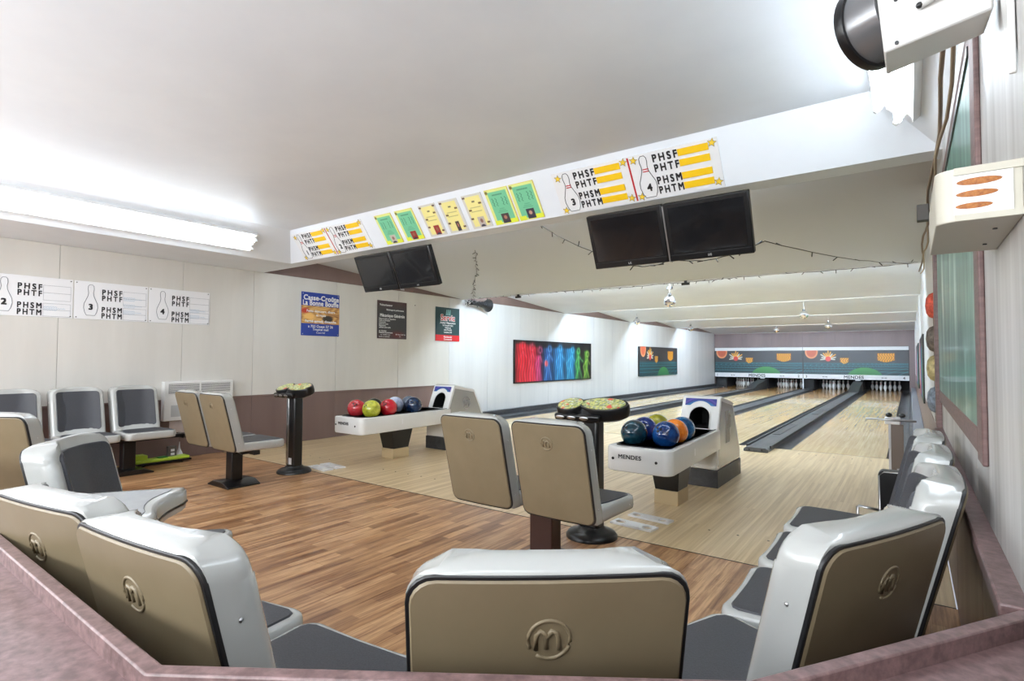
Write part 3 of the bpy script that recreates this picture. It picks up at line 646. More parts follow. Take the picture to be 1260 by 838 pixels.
# ---------------------------------------------------------------- chairs
def yr(z): return -.13*(z-.38)/.51
WB, TK = .23, .102
def recess(x):
    s = min(1, max(0, (.185-abs(x))/.11)); return .046*s*s*(3-2*s)
def plan(w_, y0, T, z):
    D = .038*min(1, max(0, (z-.46)/.05)); pts = []
    for k in range(11):
        x = -w_+2*w_*k/10; pts.append((x, y0-.010*(1-(x/w_)**2)+(.006 if k in (0, 10) else 0)))
    pts += [(w_, y0+.02), (w_, y0+T*.5), (w_, y0+T-.03), (w_-.006, y0+T-.012), (w_-.018, y0+T-.002)]
    for k in range(11):
        x = (w_-.028)*(1-2*k/10)
        pts.append((x, y0+T-recess(x)*min(1, D/.038)))
    pts += [(-w_+.018, y0+T-.002), (-w_+.006, y0+T-.012), (-w_, y0+T-.03), (-w_, y0+T*.5), (-w_, y0+.02)]
    return [(x, y, z) for x, y in pts]
def ssmooth(x): return x*x*(3-2*x)
rings = []
for z in (.38, .386, .42, .47, .51, .6, .7, .8, .85, .865, .88, .892, .902, .91, .916, .92):
    q = max(0, z-.872); w_ = WB-.048+math.sqrt(max(.048**2-q*q, 0)) if q > 0 else WB
    ins = .004 if z == .38 else (.003 if z == .916 else (.008 if z == .92 else 0))
    rise = 0
    rings.append(plan(w_-ins*.5, yr(z)+ins, TK-2*ins, z))
# the top crowns forward: the front edge sits a little higher than the rear
def crown(p):
    x, y, z = p
    if z > .86:
        z += min(1, (y-yr(z))/TK*2)*(-.010+.024*max(0, 1-(x/.19)**4))-.003
    return (x, y, z)
gs = G().loft([[crown(p) for p in r] for r in rings], True, False)
nb = (len(rings)-1)*32
gs.add([], [tuple(nb+q for q in f) if False else f for f in []])
top_faces = [(nb+k, nb+k+1, nb+16+(10-k-1), nb+16+(10-k)) for k in range(10)]+[tuple(nb+q for q in (10, 11, 12, 13, 14, 15, 16)), tuple(nb+q for q in (26, 27, 28, 29, 30, 31, 0))]
gs.f += top_faces; gs.m += [0]*len(top_faces)
def seat_plan(z, ins):
    pts = []
    ws, wf, y0, y1, rc = .226-ins, .241-ins, .02, .485-ins, .055
    pts += [(-ws, y0), (ws, y0), (ws+.004, .15), (wf-.006, .30)]
    for k in range(6):
        a = PI/2*k/5; pts.append((wf-rc+rc*math.cos(a), y1-rc+rc*math.sin(a)))
    for k in range(1, 10):
        x = (wf-rc)*(1-2*k/10); pts.append((x, y1-.008*(1-(x/(wf-rc))**2)))
    for k in range(6):
        a = PI/2+PI/2*k/5; pts.append((-wf+rc+rc*math.cos(a), y1-rc+rc*math.sin(a)))
    pts += [(-wf+.006, .30), (-ws-.004, .15)]
    return [(x, y, z) for x, y in pts]
gs.loft([seat_plan(.376, .012), seat_plan(.382, .003), seat_plan(.40, 0), seat_plan(.435, .001), seat_plan(.448, .004), seat_plan(.454, .011), seat_plan(.455, .02)])
def rr_outline(x0, x1, z0, z1, r, n=5):
    p = []
    for cx, cz, a0 in ((x1-r, z0+r, -PI/2), (x1-r, z1-r, 0), (x0+r, z1-r, PI/2), (x0+r, z0+r, PI)):
        for k in range(n+1): a = a0+PI/2*k/n; p.append((cx+r*math.cos(a), cz+r*math.sin(a)))
    # refine straight edges
    q = []
    for i, a in enumerate(p):
        b = p[(i+1) % len(p)]; q.append(a)
        if math.dist(a, b) > .1:
            for s in range(1, 6): q.append((a[0]+(b[0]-a[0])*s/6, a[1]+(b[1]-a[1])*s/6))
    return q
def slab(outl, fn, d0, d1, bev=.003):
    cx = sum(a for a, _ in outl)/len(outl); cz = sum(b for _, b in outl)/len(outl)
    def ring(s, ins, d):
        R = []
        for a, b in outl:
            L = math.hypot(a-cx, b-cz); k = max(0, (L-ins)/L)*s; R.append(fn(cx+(a-cx)*k, cz+(b-cz)*k, d))
        return R
    return G().loft([ring(1, 0, d0), ring(1, 0, d1-bev if d1 > d0 else d1), ring(1, bev, d1), ring(.75, 0, d1), ring(.4, 0, d1), ring(.12, 0, d1)])
rear = lambda x, z, d: (x, yr(z)-.010*(1-(x/WB)**2)-d, z)
front = lambda x, z, d: (x, yr(z)+TK-recess(x)+d, z)
proto = thing('bowling_chair', 'x', 'chair')
ob('shell', gs, m_shell, proto, smooth='auto', angle=50)
ob('gasket', slab(rr_outline(-.2305, .2305, .372, .909, .047), rear, -.006, .003, .002), m_gasket, proto, smooth='auto')
ob('back_panel', slab(rr_outline(-.2235, .2235, .379, .902, .043), rear, -.004, .008, .004), m_panel, proto, smooth='auto')
ob('back_pad', slab(rr_outline(-.184, .184, .488, .886, .03), front, -.01, .008, .004), m_pad, proto, smooth='auto')
so = [(-.165, .10), (.165, .10), (.195, .2), (.212, .33), (.214, .425), (.204, .446), (.18, .456), (.09, .454), (0, .452), (-.09, .454), (-.18, .456), (-.204, .446), (-.214, .425), (-.212, .33), (-.195, .2)]
ob('seat_pad', G().loft([[(a, b, .44) for a, b in so], [(a, b, .456) for a, b in so], [(a*.985, .28+(b-.28)*.985, .4605) for a, b in so]]), m_pad, proto, smooth='auto')
ge = G(); R_ = .034; zc_ = .80
ge.tube([rear(R_*math.cos(a), zc_+R_*math.sin(a), .0075) for a in np.linspace(-2.2, 3.6, 26)], .0034, 6)
ge.tube([rear(a, zc_+b, .0075) for a, b in ((-.021, -.018), (-.021, .008), (-.014, .016), (-.006, .010), (-.004, -.016))], .0045, 6)
ge.tube([rear(a, zc_+b, .0075) for a, b in ((-.003, .004), (.004, .016), (.012, .012), (.015, .0), (.017, -.018))], .0045, 6)
ob('emblem', ge, m_panel, proto, smooth=True)
scr = G().lathe([(.0045, 0), (.0045, .002), (.003, .0035), (.0001, .004)], n=10, ax='x').mesh('screw', m_chrome, True)
for (px_, py_, pz_, ry) in ((.229, yr(.8)+.05, .78, 0), (.229, yr(.5)+.05, .46, 0), (.243, .38, .412, 0), (-.229, yr(.8)+.05, .78, PI), (-.229, yr(.5)+.05, .46, PI), (-.243, .38, .412, PI)):
    o = link('screw', scr, proto); o.location = (px_, py_, pz_); o.rotation_euler = (0, 0, ry)
for xx in (-.13, 0, .13):
    o = link('screw', scr, proto); o.location = (xx, yr(.9)+.02, .9145); o.rotation_euler = (0, -PI/2, 0)
def rot_of(fx, fy): return math.atan2(-fx, fy)
seats = [
 ((-.552, .848), (-.627, .78), 'close beige-backed seat with round emblem, directly in front of the viewer', None),
 ((-1.207, .545), (-.10, 1), 'white seat behind the mauve desk, nearest left of the closest seat', 'seats'),
 ((-1.69, .51), (-.16, 1), 'white seat behind the mauve desk, second left of the closest seat', 'seats'),
 ((-2.685, .785), (.64, .77), 'white seat turned sideways beside the small grey corner table', 'seats'),
 ((-4.30, .86), (-.5, .866), 'beige-backed seat cut by the left picture edge', 'seats'),
 ((-.155, 1.40), (-.91, .415), 'large beige-backed seat at lower right, turned left beside the desk', 'seats'),
 ((-.025, 2.05), (-1, 0), 'nearest of the three white seats lined along the right wall', 'seats'),
 ((-.025, 2.58), (-1, 0), 'middle one of the three white seats along the right wall', 'seats'),
 ((-.025, 3.12), (-1, 0), 'farthest of the three white seats along the right wall', 'seats'),
 ((-2.09, 2.56), (0, 1), 'left beige-backed seat of the central pair facing the lanes', 'seats'),
 ((-1.555, 2.56), (0, 1), 'right beige-backed seat of the central pair, beside the ball return', 'seats'),
 ((-5.72, 2.54), (0, 1), 'left beige-backed seat of the far pair near the left wall', 'seats'),
 ((-5.20, 2.54), (0, 1), 'right beige-backed seat of the far pair near the left wall', 'seats'),
 ((-6.99, 1.39), (1, 0), 'wall seat cut by the left picture edge, grey padded', 'seats'),
 ((-6.99, 1.91), (1, 0), 'middle grey padded wall seat below the record boards', 'seats'),
 ((-6.99, 2.43), (1, 0), 'grey padded wall seat nearest the white heater', 'seats'),
]
for k, (p, d, lab, gp) in enumerate(seats):
    if k == 0: s0 = proto; proto.location = (p[0], p[1], 0); proto.rotation_euler = (0, 0, rot_of(*d)); proto['label'] = lab; proto['group'] = 'white moulded bowling seats'
    else: dup(proto, (p[0], p[1], 0), rot_of(*d), lab, 'white moulded bowling seats')
def pedestal(label, x, y, rz, half, m, bw=.16, zt=.372, loc_y=.0):
    t = thing('seat_pedestal', label, 'pedestal', (x, y, 0), rz, 'pedestals carrying the seats')
    ob('base_plate', G().prism([(-.2, .0), (.2, .0), (.2, .012), (.10, .05), (-.10, .05), (-.2, .012)], 'y', -.16, .16), m_steel, t, bevel=.004)
    ob('post', G().box((-bw/2, -.055, .04), (bw/2, .055, zt-.03)), m, t, bevel=.008)
    ob('beam', G().box((-half, -.03, zt-.04), (half, .03, zt)), m_steel, t, bevel=.004)
    for q in (-1, 1): ob('bracket', G().prism([(-.12, zt), (.14, zt), (.05, zt-.05), (-.05, zt-.05)], 'x', q*half*.55-.02, q*half*.55+.02), m_steel, t)
pedestal('dark brown post under the central pair of seats', -1.82, 2.84, 0, .42, m_brownsteel)
pedestal('black steel pedestal under the far pair of seats', -5.40, 2.74, 0, .42, m_steel, .12)
pedestal('black pedestal under the grey padded wall seats', -6.80, 2.30, PI/2, 1.0, m_steel, .12)
pedestal('pedestal under the seats along the right wall', -.22, 2.58, PI/2, .7, m_steel, .12)
pedestal('pedestal under the big beige-backed seat at lower right', -.36, 1.50, rot_of(-.91, .415), .2, m_steel, .12)
pedestal('pedestal under the seat right in front of the viewer', -.72, 1.08, rot_of(-.627, .78), .2, m_steel, .12)
pedestal('pedestal under the two seats left of the closest one', -1.46, .76, rot_of(-.13, 1), .4, m_steel, .12)
pedestal('pedestal under the sideways seat by the corner table', -2.48, .94, rot_of(.62, .78), .2, m_steel, .12)
pedestal('pedestal under the seat cut by the left edge', -4.33, 1.07, rot_of(-.5, .866), .2, m_steel, .12)
# corner table between the sideways seat and the desk row
t = thing('corner_table', 'small light grey corner table with thick white rim and concave ends', 'table', (-2.22, .655, 0), math.atan2(.36, .25)+0.0)
def tab(z, ins, cut):
    pts = []; a, b = .25-ins, .225-ins
    prof_ = []
    for k in range(9):
        v = -b+2*b*k/8; prof_.append((a-cut*(1-(v/b)**2)-(.02 if k in (0, 8) else 0), v))
    pts = prof_+[(a*.5, b+.0), (0, b-.0), (-a*.5, b)]+[(-x, v) for x, v in reversed(prof_)]+[(-a*.5, -b), (0, -b), (a*.5, -b)]
    return [(x, y, z) for x, y in pts]
ob('rim', G().loft([tab(.665, .015, .05), tab(.668, .004, .05), tab(.70, 0, .05), tab(.735, .002, .05), tab(.747, .010, .05), tab(.750, .022, .05)]), m_shell, t, smooth='auto', angle=50)
ob('edge_band', G().loft([tab(.690, -.003, .05), tab(.697, -.003, .05)]), m_gasket, t)
ob('inlay_line', G().loft([tab(.740, .040, .05), tab(.7508, .040, .05)]), m_gasket, t)
ob('top', G().loft([tab(.740, .0435, .05), tab(.7515, .0435, .05)]), m_tabletop, t)
ob('leg', G().cyl((0, 0, .03), .04, .64, 16), m_steel, t); ob('foot', G().lathe([(.18, 0), (.18, .012), (.06, .035)], n=24), m_steel, t, smooth='auto')

# ---------------------------------------------------------------- service desk
P1, P2, P3, P4 = Vector((-4.2, .372)), Vector((-.891, .353)), Vector((-.19, .825)), Vector((.155, 1.35))
def offs(pts, d):
    out = []
    for i, p in enumerate(pts):
        ns = []
        for a, b in ((i-1, i), (i, i+1)):
            if a >= 0 and b < len(pts): e = (pts[b]-pts[a]).normalized(); ns.append(Vector((e.y, -e.x)))
        n_ = sum(ns, Vector((0, 0))).normalized(); out.append(p+n_*(d/max(.3, n_.dot(ns[0]))))
    return out
line = [P1, P2, P3, P4]
def ribbon(a, b, z0, z1):
    A = offs(line, a); B = offs(line, b); g_ = G(); n = len(A)
    vs = [(p.x, p.y, z0) for p in A]+[(p.x, p.y, z0) for p in B]+[(p.x, p.y, z1) for p in A]+[(p.x, p.y, z1) for p in B]; fs = []
    for i in range(n-1):
        fs += [(i, i+1, n+i+1, n+i), (2*n+i, 3*n+i, 3*n+i+1, 2*n+i+1), (i, 2*n+i, 2*n+i+1, i+1), (n+i, n+i+1, 3*n+i+1, 3*n+i)]
    fs += [(0, n, 3*n, 2*n), (n-1, 3*n-1, 4*n-1, 2*n-1)]
    return g_.add(vs, fs)
t = thing('service_desk', 'mauve laminate service desk with raised rim running along the bottom of the view', 'desk')
ob('rim', ribbon(0, .026, .70, .80), m_counter, t, bevel=.003)
top = offs(line, .026); bk = offs(line, .62)
ob('desktop', ribbon(.026, .66, .735, .768), m_counter, t)
ob('front_board', ribbon(.03, .055, 0, .735), m_counter_side, t)

# ---------------------------------------------------------------- ball returns
import bmesh
def rrect(w0, w1, y0, y1, r, z, n=6):
    p = []
    for k in range(n+1): a = PI+PI/2*k/n; p.append((-w0+r+r*math.cos(a), y0+r+r*math.sin(a)))
    for k in range(n+1): a = -PI/2+PI/2*k/n; p.append((w0-r+r*math.cos(a), y0+r+r*math.sin(a)))
    p += [(w1, y1-.3 if False else y1), (-w1, y1)]
    return [(a, b, z) for a, b in p]
def ball_return(label, x, hand):
    t = thing('ball_return', label, 'ball return', (x, 0, 0))
    W0, W1, YA, YE = .27, .20, 3.97, 5.52
    tr = G().loft([rrect(W0-.02, W1-.02, YA+.02, YE, .06, .365), rrect(W0-.004, W1, YA+.004, YE, .07, .372), rrect(W0, W1, YA, YE, .07, .39), rrect(W0, W1, YA, YE, .07, .54), rrect(W0-.004, W1-.004, YA+.004, YE, .07, .555), rrect(W0-.014, W1-.014, YA+.014, YE, .06, .56),
                   rrect(W0-.05, W1-.035, YA+.07, YE-.01, .09, .56), rrect(W0-.056, W1-.04, YA+.076, YE-.012, .09, .53), rrect(W0-.06, W1-.045, YA+.08, YE-.015, .09, .505)])
    ob('tray', tr, m_return, t, smooth='auto', angle=30)
    ob('tray_lining', G().loft([rrect(W0-.057, W1-.042, YA+.078, YE-.02, .09, .506), rrect(W0-.057, W1-.042, YA+.078, YE-.02, .09, .513)]), m_darkgrey, t)
    ob('tray_lip', G().loft([rrect(W0-.040, W1-.03, YA+.06, YE-.01, .09, .559), rrect(W0-.040, W1-.03, YA+.06, YE-.01, .09, .567), rrect(W0-.050, W1-.037, YA+.07, YE-.012, .09, .567), rrect(W0-.050, W1-.037, YA+.07, YE-.012, .09, .559)], True, True), m_black, t)
    for q in (-.11, 0, .11): ob('rail', G().box((q-.01, YA+.12, .513), (q+.01, YE-.02, .532)), m_black, t, bevel=.004)
    lg = G(); lg.loft([[(a*s, 4.72+b*s2, z) for a, b in ((-.13, -.14), (.13, -.14), (.13, .14), (-.13, .14))] for z, s, s2 in ((.12, .78, .9), (.37, 1.0, 1.25))])
    ob('leg', lg, m_black, t, bevel=.006)
    ob('leg_foot', G().box((-.105, 4.585, 0), (.105, 4.85, .12)), mat('birch_foot', (196, 176, 140), .45) if 'birch_foot' not in bpy.data.materials else bpy.data.materials['birch_foot'], t, bevel=.004)
    hp = [(5.45, .17), (5.45, .50), (5.60, .865), (5.64, .878), (6.04, .80), (6.34, .26), (6.32, .17)]
    hood = ob('hood', G().prism(hp, 'x', -.19, .19), m_return, t, bevel=.012)
    # ball opening cut into the leaning front
    cut = G()
    arch = [(-.10, .565), (.10, .565)]+[(.10*math.cos(a)+.0, .67+.10*math.sin(a)) for a in np.linspace(0, PI, 12)]
    cut.prism([(a, b) for a, b in arch], 'y', 5.30, 5.95)
    co = ob('cutter', cut, m_pit, None); co.location = (x, 0, 0)
    bo = hood.modifiers.new('cut', 'BOOLEAN'); bo.object = co; bo.operation = 'DIFFERENCE'; bo.solver = 'EXACT'
    bpy.context.view_layer.update()
    me = bpy.data.meshes.new_from_object(hood.evaluated_get(bpy.context.evaluated_depsgraph_get())); hood.modifiers.clear(); hood.data = me; bpy.data.objects.remove(co)
    me.materials.clear(); me.materials.append(m_return); me.materials.append(m_pit)
    for p in me.polygons:
        c = p.center
        if abs(c.x) < .102 and .55 < c.z < .78 and c.y > 5.47 and abs(p.normal.y) < .5: p.material_index = 1
    ob('hood_lining', G().box((-.12, 5.93, .55), (.12, 5.96, .79)), m_pit, t)
    # ring round the opening, following the leaning face
    fy = lambda z: 5.45+(z-.50)*.15/.365-.004 if z > .5 else 5.446
    ob('opening_ring', G().tube([(1.06*a, fy(.565+(b-.565)*1.04), .565+(b-.565)*1.04) for a, b in arch[1:]+[arch[0]]], .006, 8), m_return, t, smooth=True)
    ob('base_skirt', G().box((-.195, 5.445, 0), (.195, 6.335, .17)), m_darkgrey, t, bevel=.004)
    def deco(U, V):
        img = np.ones(U.shape+(3,))*np.array((44, 52, 132.)); x_ = (U-.5)*2; c_ = V-(.30-.5*x_*x_)
        img = mixc(img, (34, 110, 160), (.62-c_)*6); img = mixc(img, (52, 150, 178), (.38-c_)*8); img = mixc(img, (96, 70, 160), (1-np.abs(c_-.78)/.10)); return img
    # decal plates left, right and above the arch
    def face(u, v, d=.003): z = .70+v; return (u, fy(z)-d, z)
    gD = G(); cols = []; nx, ny = 28, 14; vs = []
    for j in range(ny+1):
        for i_ in range(nx+1):
            u = -.155+.31*i_/nx; zt_ = .852; zb = max(.782, .69+math.sqrt(max(.138**2-u*u, 0)) if abs(u) < .138 else .782); z = zb+(zt_-zb)*j/ny; vs.append((u, fy(z)-.003, z))
    fs = [(j*(nx+1)+i_, j*(nx+1)+i_+1, (j+1)*(nx+1)+i_+1, (j+1)*(nx+1)+i_) for j in range(ny) for i_ in range(nx)]
    me = bpy.data.meshes.new('decal'); me.from_pydata(vs, [], fs); U = np.array([v[0] for v in vs])/.31+.5; V = (np.array([v[2] for v in vs])-.735)/.117
    ca = me.color_attributes.new('Col', 'FLOAT_COLOR', 'POINT'); ca.data.foreach_set('color', np.concatenate([lin(deco(U, V)), np.ones((len(vs), 1))], 1).astype('f').ravel()); me.materials.append(m_print)
    link('decal', me, t)
    for q in (-1, 1): ob('side_panel', G().prism([(5.49, .19), (5.49, .50), (5.62, .83), (6.02, .765), (6.29, .27), (6.29, .19)], 'x', min(q*.19, q*.1925), max(q*.19, q*.1925)), mat('polished_side_metal', (186, 186, 184), .22, metal=.55) if 'polished_side_metal' not in bpy.data.materials else bpy.data.materials['polished_side_metal'], t)
    ge = G(); 
    for (sx_) in (.193,):
        ge.tube([(sx_, 5.86+.075*math.cos(a), .62+.085*math.sin(a)) for a in np.linspace(0, 2*PI, 24, False)], .006, 6, True)
        ge.tube([(sx_, 5.82, .575), (sx_, 5.82, .64), (sx_, 5.84, .665), (sx_, 5.855, .64), (sx_, 5.855, .58)], .008, 6); ge.tube([(sx_, 5.865, .62), (sx_, 5.88, .66), (sx_, 5.90, .65), (sx_, 5.905, .575)], .008, 6)
    ob('side_emblem', ge, m_chrome if hand else mat('grey_emblem', (150, 150, 150), .5), t, smooth=True)
    if hand: ob('side_plate', G().box((.192, 5.75, .40), (.195, 5.90, .72)), mat('worn_metal_plate', (150, 146, 140), .35), t)
    ob('service_slot', G().box((-.09, 5.44, .34), (.02, 5.447, .37)), m_black, t)
    tt = frame('x', None, None, (x, YA-.002, .475), (1, 0, 0), (0, 0, 1)); tt.name = 'maker_plate'; tt.parent = t; tt.matrix_parent_inverse = Matrix.Identity(4); tt.location = (0, YA-.002, .475)
    text('MENDES', .045, m_ink, tt, -.06, -.005, 0, 'CENTER', .001, 1.1)
    for q in (-.20, .155): o_ = ob('screw', G().cyl((q, YA-.004, .465), .011, .005, 12, 'y'), m_steel, t)
    ob('sticker', G().box((W0-.028, 4.55, .44), (W0-.0265+.0, 4.62, .50)), m_whitep, t)
    return t
ball_return('left ball return with dark recessed tray, near the left wall', -5.28, False)
ball_return('right ball return with chrome side plate, beside the central seats', -1.71, True)
# balls
def bmat(name, c1, c2, c3=None, scale=9, rough=.09):
    m = mat(name, c1, rough, coat=.5); g = N(m); tc = g.n('ShaderNodeTexCoord').outputs['Object']
    f = g.noise(tc, scale, 6, .7); st = [(.38, c1), (.6, c2)] + ([(.72, c3)] if c3 else []); g.l(g.ramp(f, st), g.b.inputs['Base Color']); return m
R = .1085
balls = [
 (-1.84, 4.22, 'dark teal ball with pale specks, front left in the right tray', bmat('teal_speckled', (16, 44, 62), (22, 70, 84), (50, 110, 110), 14)),
 (-1.865, 4.50, 'navy ball with finger holes behind the teal one, right tray', bmat('navy_swirl', (16, 28, 78), (30, 56, 130))),
 (-1.87, 4.80, 'yellow-green ball at the back of the right tray', bmat('olive_yellow', (128, 128, 30), (176, 170, 50))),
 (-1.595, 4.28, 'royal blue pearl ball, front right in the right tray', bmat('royal_blue', (6, 30, 84), (20, 76, 144), (60, 130, 190), 7)),
 (-1.60, 4.50, 'orange marbled ball between two blue ones in the right tray', bmat('orange_marble', (206, 92, 16), (240, 138, 40), None, 8)),
 (-1.61, 4.72, 'speckled blue ball behind the orange one, right tray', bmat('sky_speckled', (14, 58, 104), (30, 100, 150), (120, 170, 200), 16)),
 (-5.40, 4.20, 'red ball at the front left of the left tray', bmat('coral_red', (176, 36, 48), (198, 58, 66))),
 (-5.17, 4.24, 'yellow-green marbled ball at the front of the left tray', bmat('lime_marble', (140, 146, 30), (206, 208, 70), (226, 226, 150), 12)),
 (-5.39, 4.46, 'black ball half hidden behind the yellow one in the left tray', bmat('black_green', (16, 24, 22), (30, 42, 36))),
 (-5.17, 4.50, 'bright crimson ball in the middle of the left tray', bmat('crimson', (170, 14, 32), (192, 28, 46))),
 (-5.39, 4.80, 'pale blue and white ball behind the crimson one', bmat('pale_blue', (150, 160, 190), (200, 206, 224))),
 (-5.17, 4.92, 'dark navy ball nearest the hood in the left tray', bmat('midnight', (14, 28, 56), (24, 54, 92))),
 (-5.38, 5.04, 'grey ball half hidden behind the dark navy one', bmat('steel_grey', (66, 76, 92), (104, 112, 128))),
]
bsh = G().sphere((0, 0, 0), R, 36, 22).mesh('ball', m_black, True); fixn(bsh)
for (bx_, by_, lab, bm2) in balls:
    t = thing('bowling_ball', lab, 'bowling ball', (bx_, by_, .532+R), 0, 'balls in the return trays')
    me = bsh.copy(); me.materials[0] = bm2; link('surface', me, t).rotation_euler = (random.random()*3, random.random()*3, random.random()*3)
    th = random.uniform(-2.2, -.6)
    for dx, dz in ((0, .35), (.22, .5), (-.16, .62)):
        d = Vector((math.cos(th+dx)*math.cos(dz), math.sin(th+dx)*math.cos(dz), math.sin(dz))); g_ = G()
        o = ob('finger_hole', G().lathe([(.0001, .0), (.0115, .0), (.0115, .0015)], n=12), m_black, t); o.rotation_mode = 'QUATERNION'; o.rotation_quaternion = d.to_track_quat('Z', 'Y'); o.location = d*(R-.0008)
# ---------------------------------------------------------------- scoring stands
def stand(label, x, y, rz):
    t = thing('score_stand', label, 'stand', (x, y, 0), rz)
    ob('base', G().lathe([(.18, 0), (.18, .015), (.165, .035), (.13, .05), (.10, .06), (.085, .075)], n=32), m_steel, t, smooth='auto', angle=40)
    ob('column', G().box((-.075, -.055, .06), (.075, .055, .84)), m_steel, t, bevel=.02, seg=3)
    ob('silver_edge', G().box((-.078, -.057, .08), (-.03, -.02, .82)), m_chrome, t, bevel=.006)
    ob('label_card', G().box((-.02, -.0565, .09), (.035, -.0558, .16)), m_whitep, t)
    hd = bpy.data.objects.new('head', None); C.objects.link(hd); hd.parent = t; hd.location = (0, 0, .88); hd.rotation_euler = (math.radians(21), 0, 0)
    for cx, rx, ry, cy in ((-.155, .105, .105, -.01), (.095, .19, .105, .015)):
        ring = lambda s, z: [(cx+s*rx*math.cos(q), s*ry*math.sin(q)+cy, z) for q in np.linspace(0, 2*PI, 32, False)]
        ob('tray_body', G().loft([ring(.75, -.05), ring(.95, -.03), ring(1, .0), ring(1, .045), ring(.97, .052)]), m_black, hd, smooth='auto')
        ob('score_disc', G().loft([ring(.86, .051), ring(.86, .056)]), m_score, hd)
    ob('front_ledge', G().box((-.24, -.125, -.03), (.12, -.09, .02)), m_black, hd, bevel=.012)
    for q in (-.19, -.10, .0): ob('knob', G().sphere((q, -.126, .0), .03, 14, 8, (1.2, .2, .45)), m_chrome, hd, smooth=True)
    ob('neck', G().lathe([(.07, .80), (.10, .86), (.08, .90)], n=20), m_black, t, smooth='auto')
stand('black scoring stand with two oval dials behind the central seats', -1.83, 3.46, 0)
stand('black scoring stand with silver edge near the left wall seats', -5.45, 3.42, 0)
# foot plates with round holes
def plate(label, cx, cy, L, Wd, rz):
    t = thing('hole_plate', label, 'plate', (cx, cy, .001), rz, 'white plates with holes on the approach')
    g_ = G(); T_ = .014; n = 24; hw = .052
    for h in (-.11, .11):
        an = [2*PI*k/n+PI/n*0 for k in range(n)]
        sq = []
        for q in an:
            cx_, cy_ = math.cos(q), math.sin(q); k_ = min(hw/abs(cx_) if abs(cx_) > 1e-6 else 9, Wd/2/abs(cy_) if abs(cy_) > 1e-6 else 9); sq.append((h+cx_*k_, cy_*k_))
        ci = [(h+.038*math.cos(q), .038*math.sin(q)) for q in an]
        R_ = [[(u, v, 0) for u, v in ci], [(u, v, 0) for u, v in sq], [(u, v, T_) for u, v in sq], [(u, v, T_) for u, v in ci], [(u, v, 0) for u, v in ci]]
        g_.loft(R_, False, False)
    for x0, x1 in ((-L/2, -.11-hw), (-.11+hw, .11-hw), (.11+hw, L/2)): g_.box((x0, -Wd/2, 0), (x1, Wd/2, T_))
    ob('plate', g_, m_whitep, t)
plate('white plate with two round holes, the far one beside the central seats', -1.655, 4.10, .34, .105, -.1)
plate('white plate with two round holes, the near one beside the central seats', -1.685, 3.855, .34, .12, -.1)
plate('white plate with two round holes, behind the left scoring stand', -5.38, 3.86, .36, .12, -.1)
plate('white plate with two round holes, beside the left scoring stand', -5.38, 3.70, .36, .12, -.1)

# ---------------------------------------------------------------- left wall heater and things on the floor
t = thing('wall_heater', 'white wall convector heater with louvred top, between wall seats and far pair', 'heater', (XL, 0, 0))
ob('case', G().box((0, 2.82, .47), (.085, 3.65, .95)), m_white, t, bevel=.008)
for (a, b) in ((2.87, 3.225), (3.245, 3.61)):
    ob('vent', G().box((.08, a, .80), (.0865, b, .92)), mat('vent_shadow', (60, 60, 64), .6), t)
    for k in range(6): ob('louvre', G().box((.083, a, .803+k*.02), (.092, b, .813+k*.02)), m_white, t)
ob('rating_sheet', G().box((.085, 2.90, .52), (.0865, 3.24, .66)), mat('grey_sheet', (176, 178, 180), .5), t)
t = thing('power_outlet', 'dark outlet box with white sockets near the end of the wall seats', 'outlet', (-7.12, 2.86, 0))
ob('box', G().box((-.03, -.045, .05), (.03, .045, .19)), mat('grey_box', (86, 80, 78), .5), t, bevel=.004); ob('stem', G().cyl((0, 0, 0), .01, .06, 8), m_steel, t)
for q in (.085, .13): ob('socket', G().box((.029, -.02, q), (.033, .02, q+.028)), m_whitep, t)
t = thing('crumpled_paper', 'crumpled white paper beside the dark outlet box', 'paper', (-7.25, 3.0, 0)); pg = G(); rg = random.Random(3)
pg.loft([[(.05*math.cos(a)*s*rg.uniform(.6, 1.2), .04*math.sin(a)*s*rg.uniform(.6, 1.3), z+rg.uniform(-.008, .008)+.01) for a in np.linspace(0, 2*PI, 9, False)] for z, s in ((0, .8), (.04, 1), (.08, .6), (.12, .3), (.2, .08))]); ob('sheet', pg, m_whitep, t)
m_lime = mat('lime_plastic', (176, 206, 60), .4); m_cyan = mat('blue_plastic', (64, 128, 152), .4)
t = thing('toy_scooter', 'lime green flat scooter lying under the wall seats', 'scooter', (-7.08, 2.74, 0))
ob('deck', G().box((-.07, -.28, .04), (.07, .28, .075)), m_lime, t, bevel=.01); ob('rail', G().box((-.075, -.27, .018), (.075, .30, .04)), m_black, t, bevel=.005)
ob('tail', G().box((-.09, -.30, .07), (.05, -.16, .13)), m_lime, t, bevel=.01); ob('grip_mark', G().box((-.04, -.05, .075), (.05, .05, .085)), mat('dark_green', (30, 110, 40), .4), t, bevel=.003)
for q in (-.2, .2): ob('wheel', G().cyl((-.05, q, .022), .022, .1, 14, 'x'), m_black, t)
t = thing('toy_scooter', 'blue and black flat scooter under the wall seats, left of the lime one', 'scooter', (-6.95, 1.86, 0))
ob('deck', G().box((-.07, -.30, .04), (.07, .28, .075)), m_black, t, bevel=.01); ob('stripe', G().box((.0, -.28, .075), (.06, .24, .085)), m_cyan, t, bevel=.003)
ob('side_bar', G().box((-.09, -.3, .10), (-.075, .28, .115)), m_chrome, t); ob('handle_block', G().box((.07, -.05, .03), (.10, .22, .075)), m_cyan, t, bevel=.008)
for q in (-.2, .2): ob('wheel', G().cyl((-.05, q, .022), .022, .1, 14, 'x'), m_black, t)

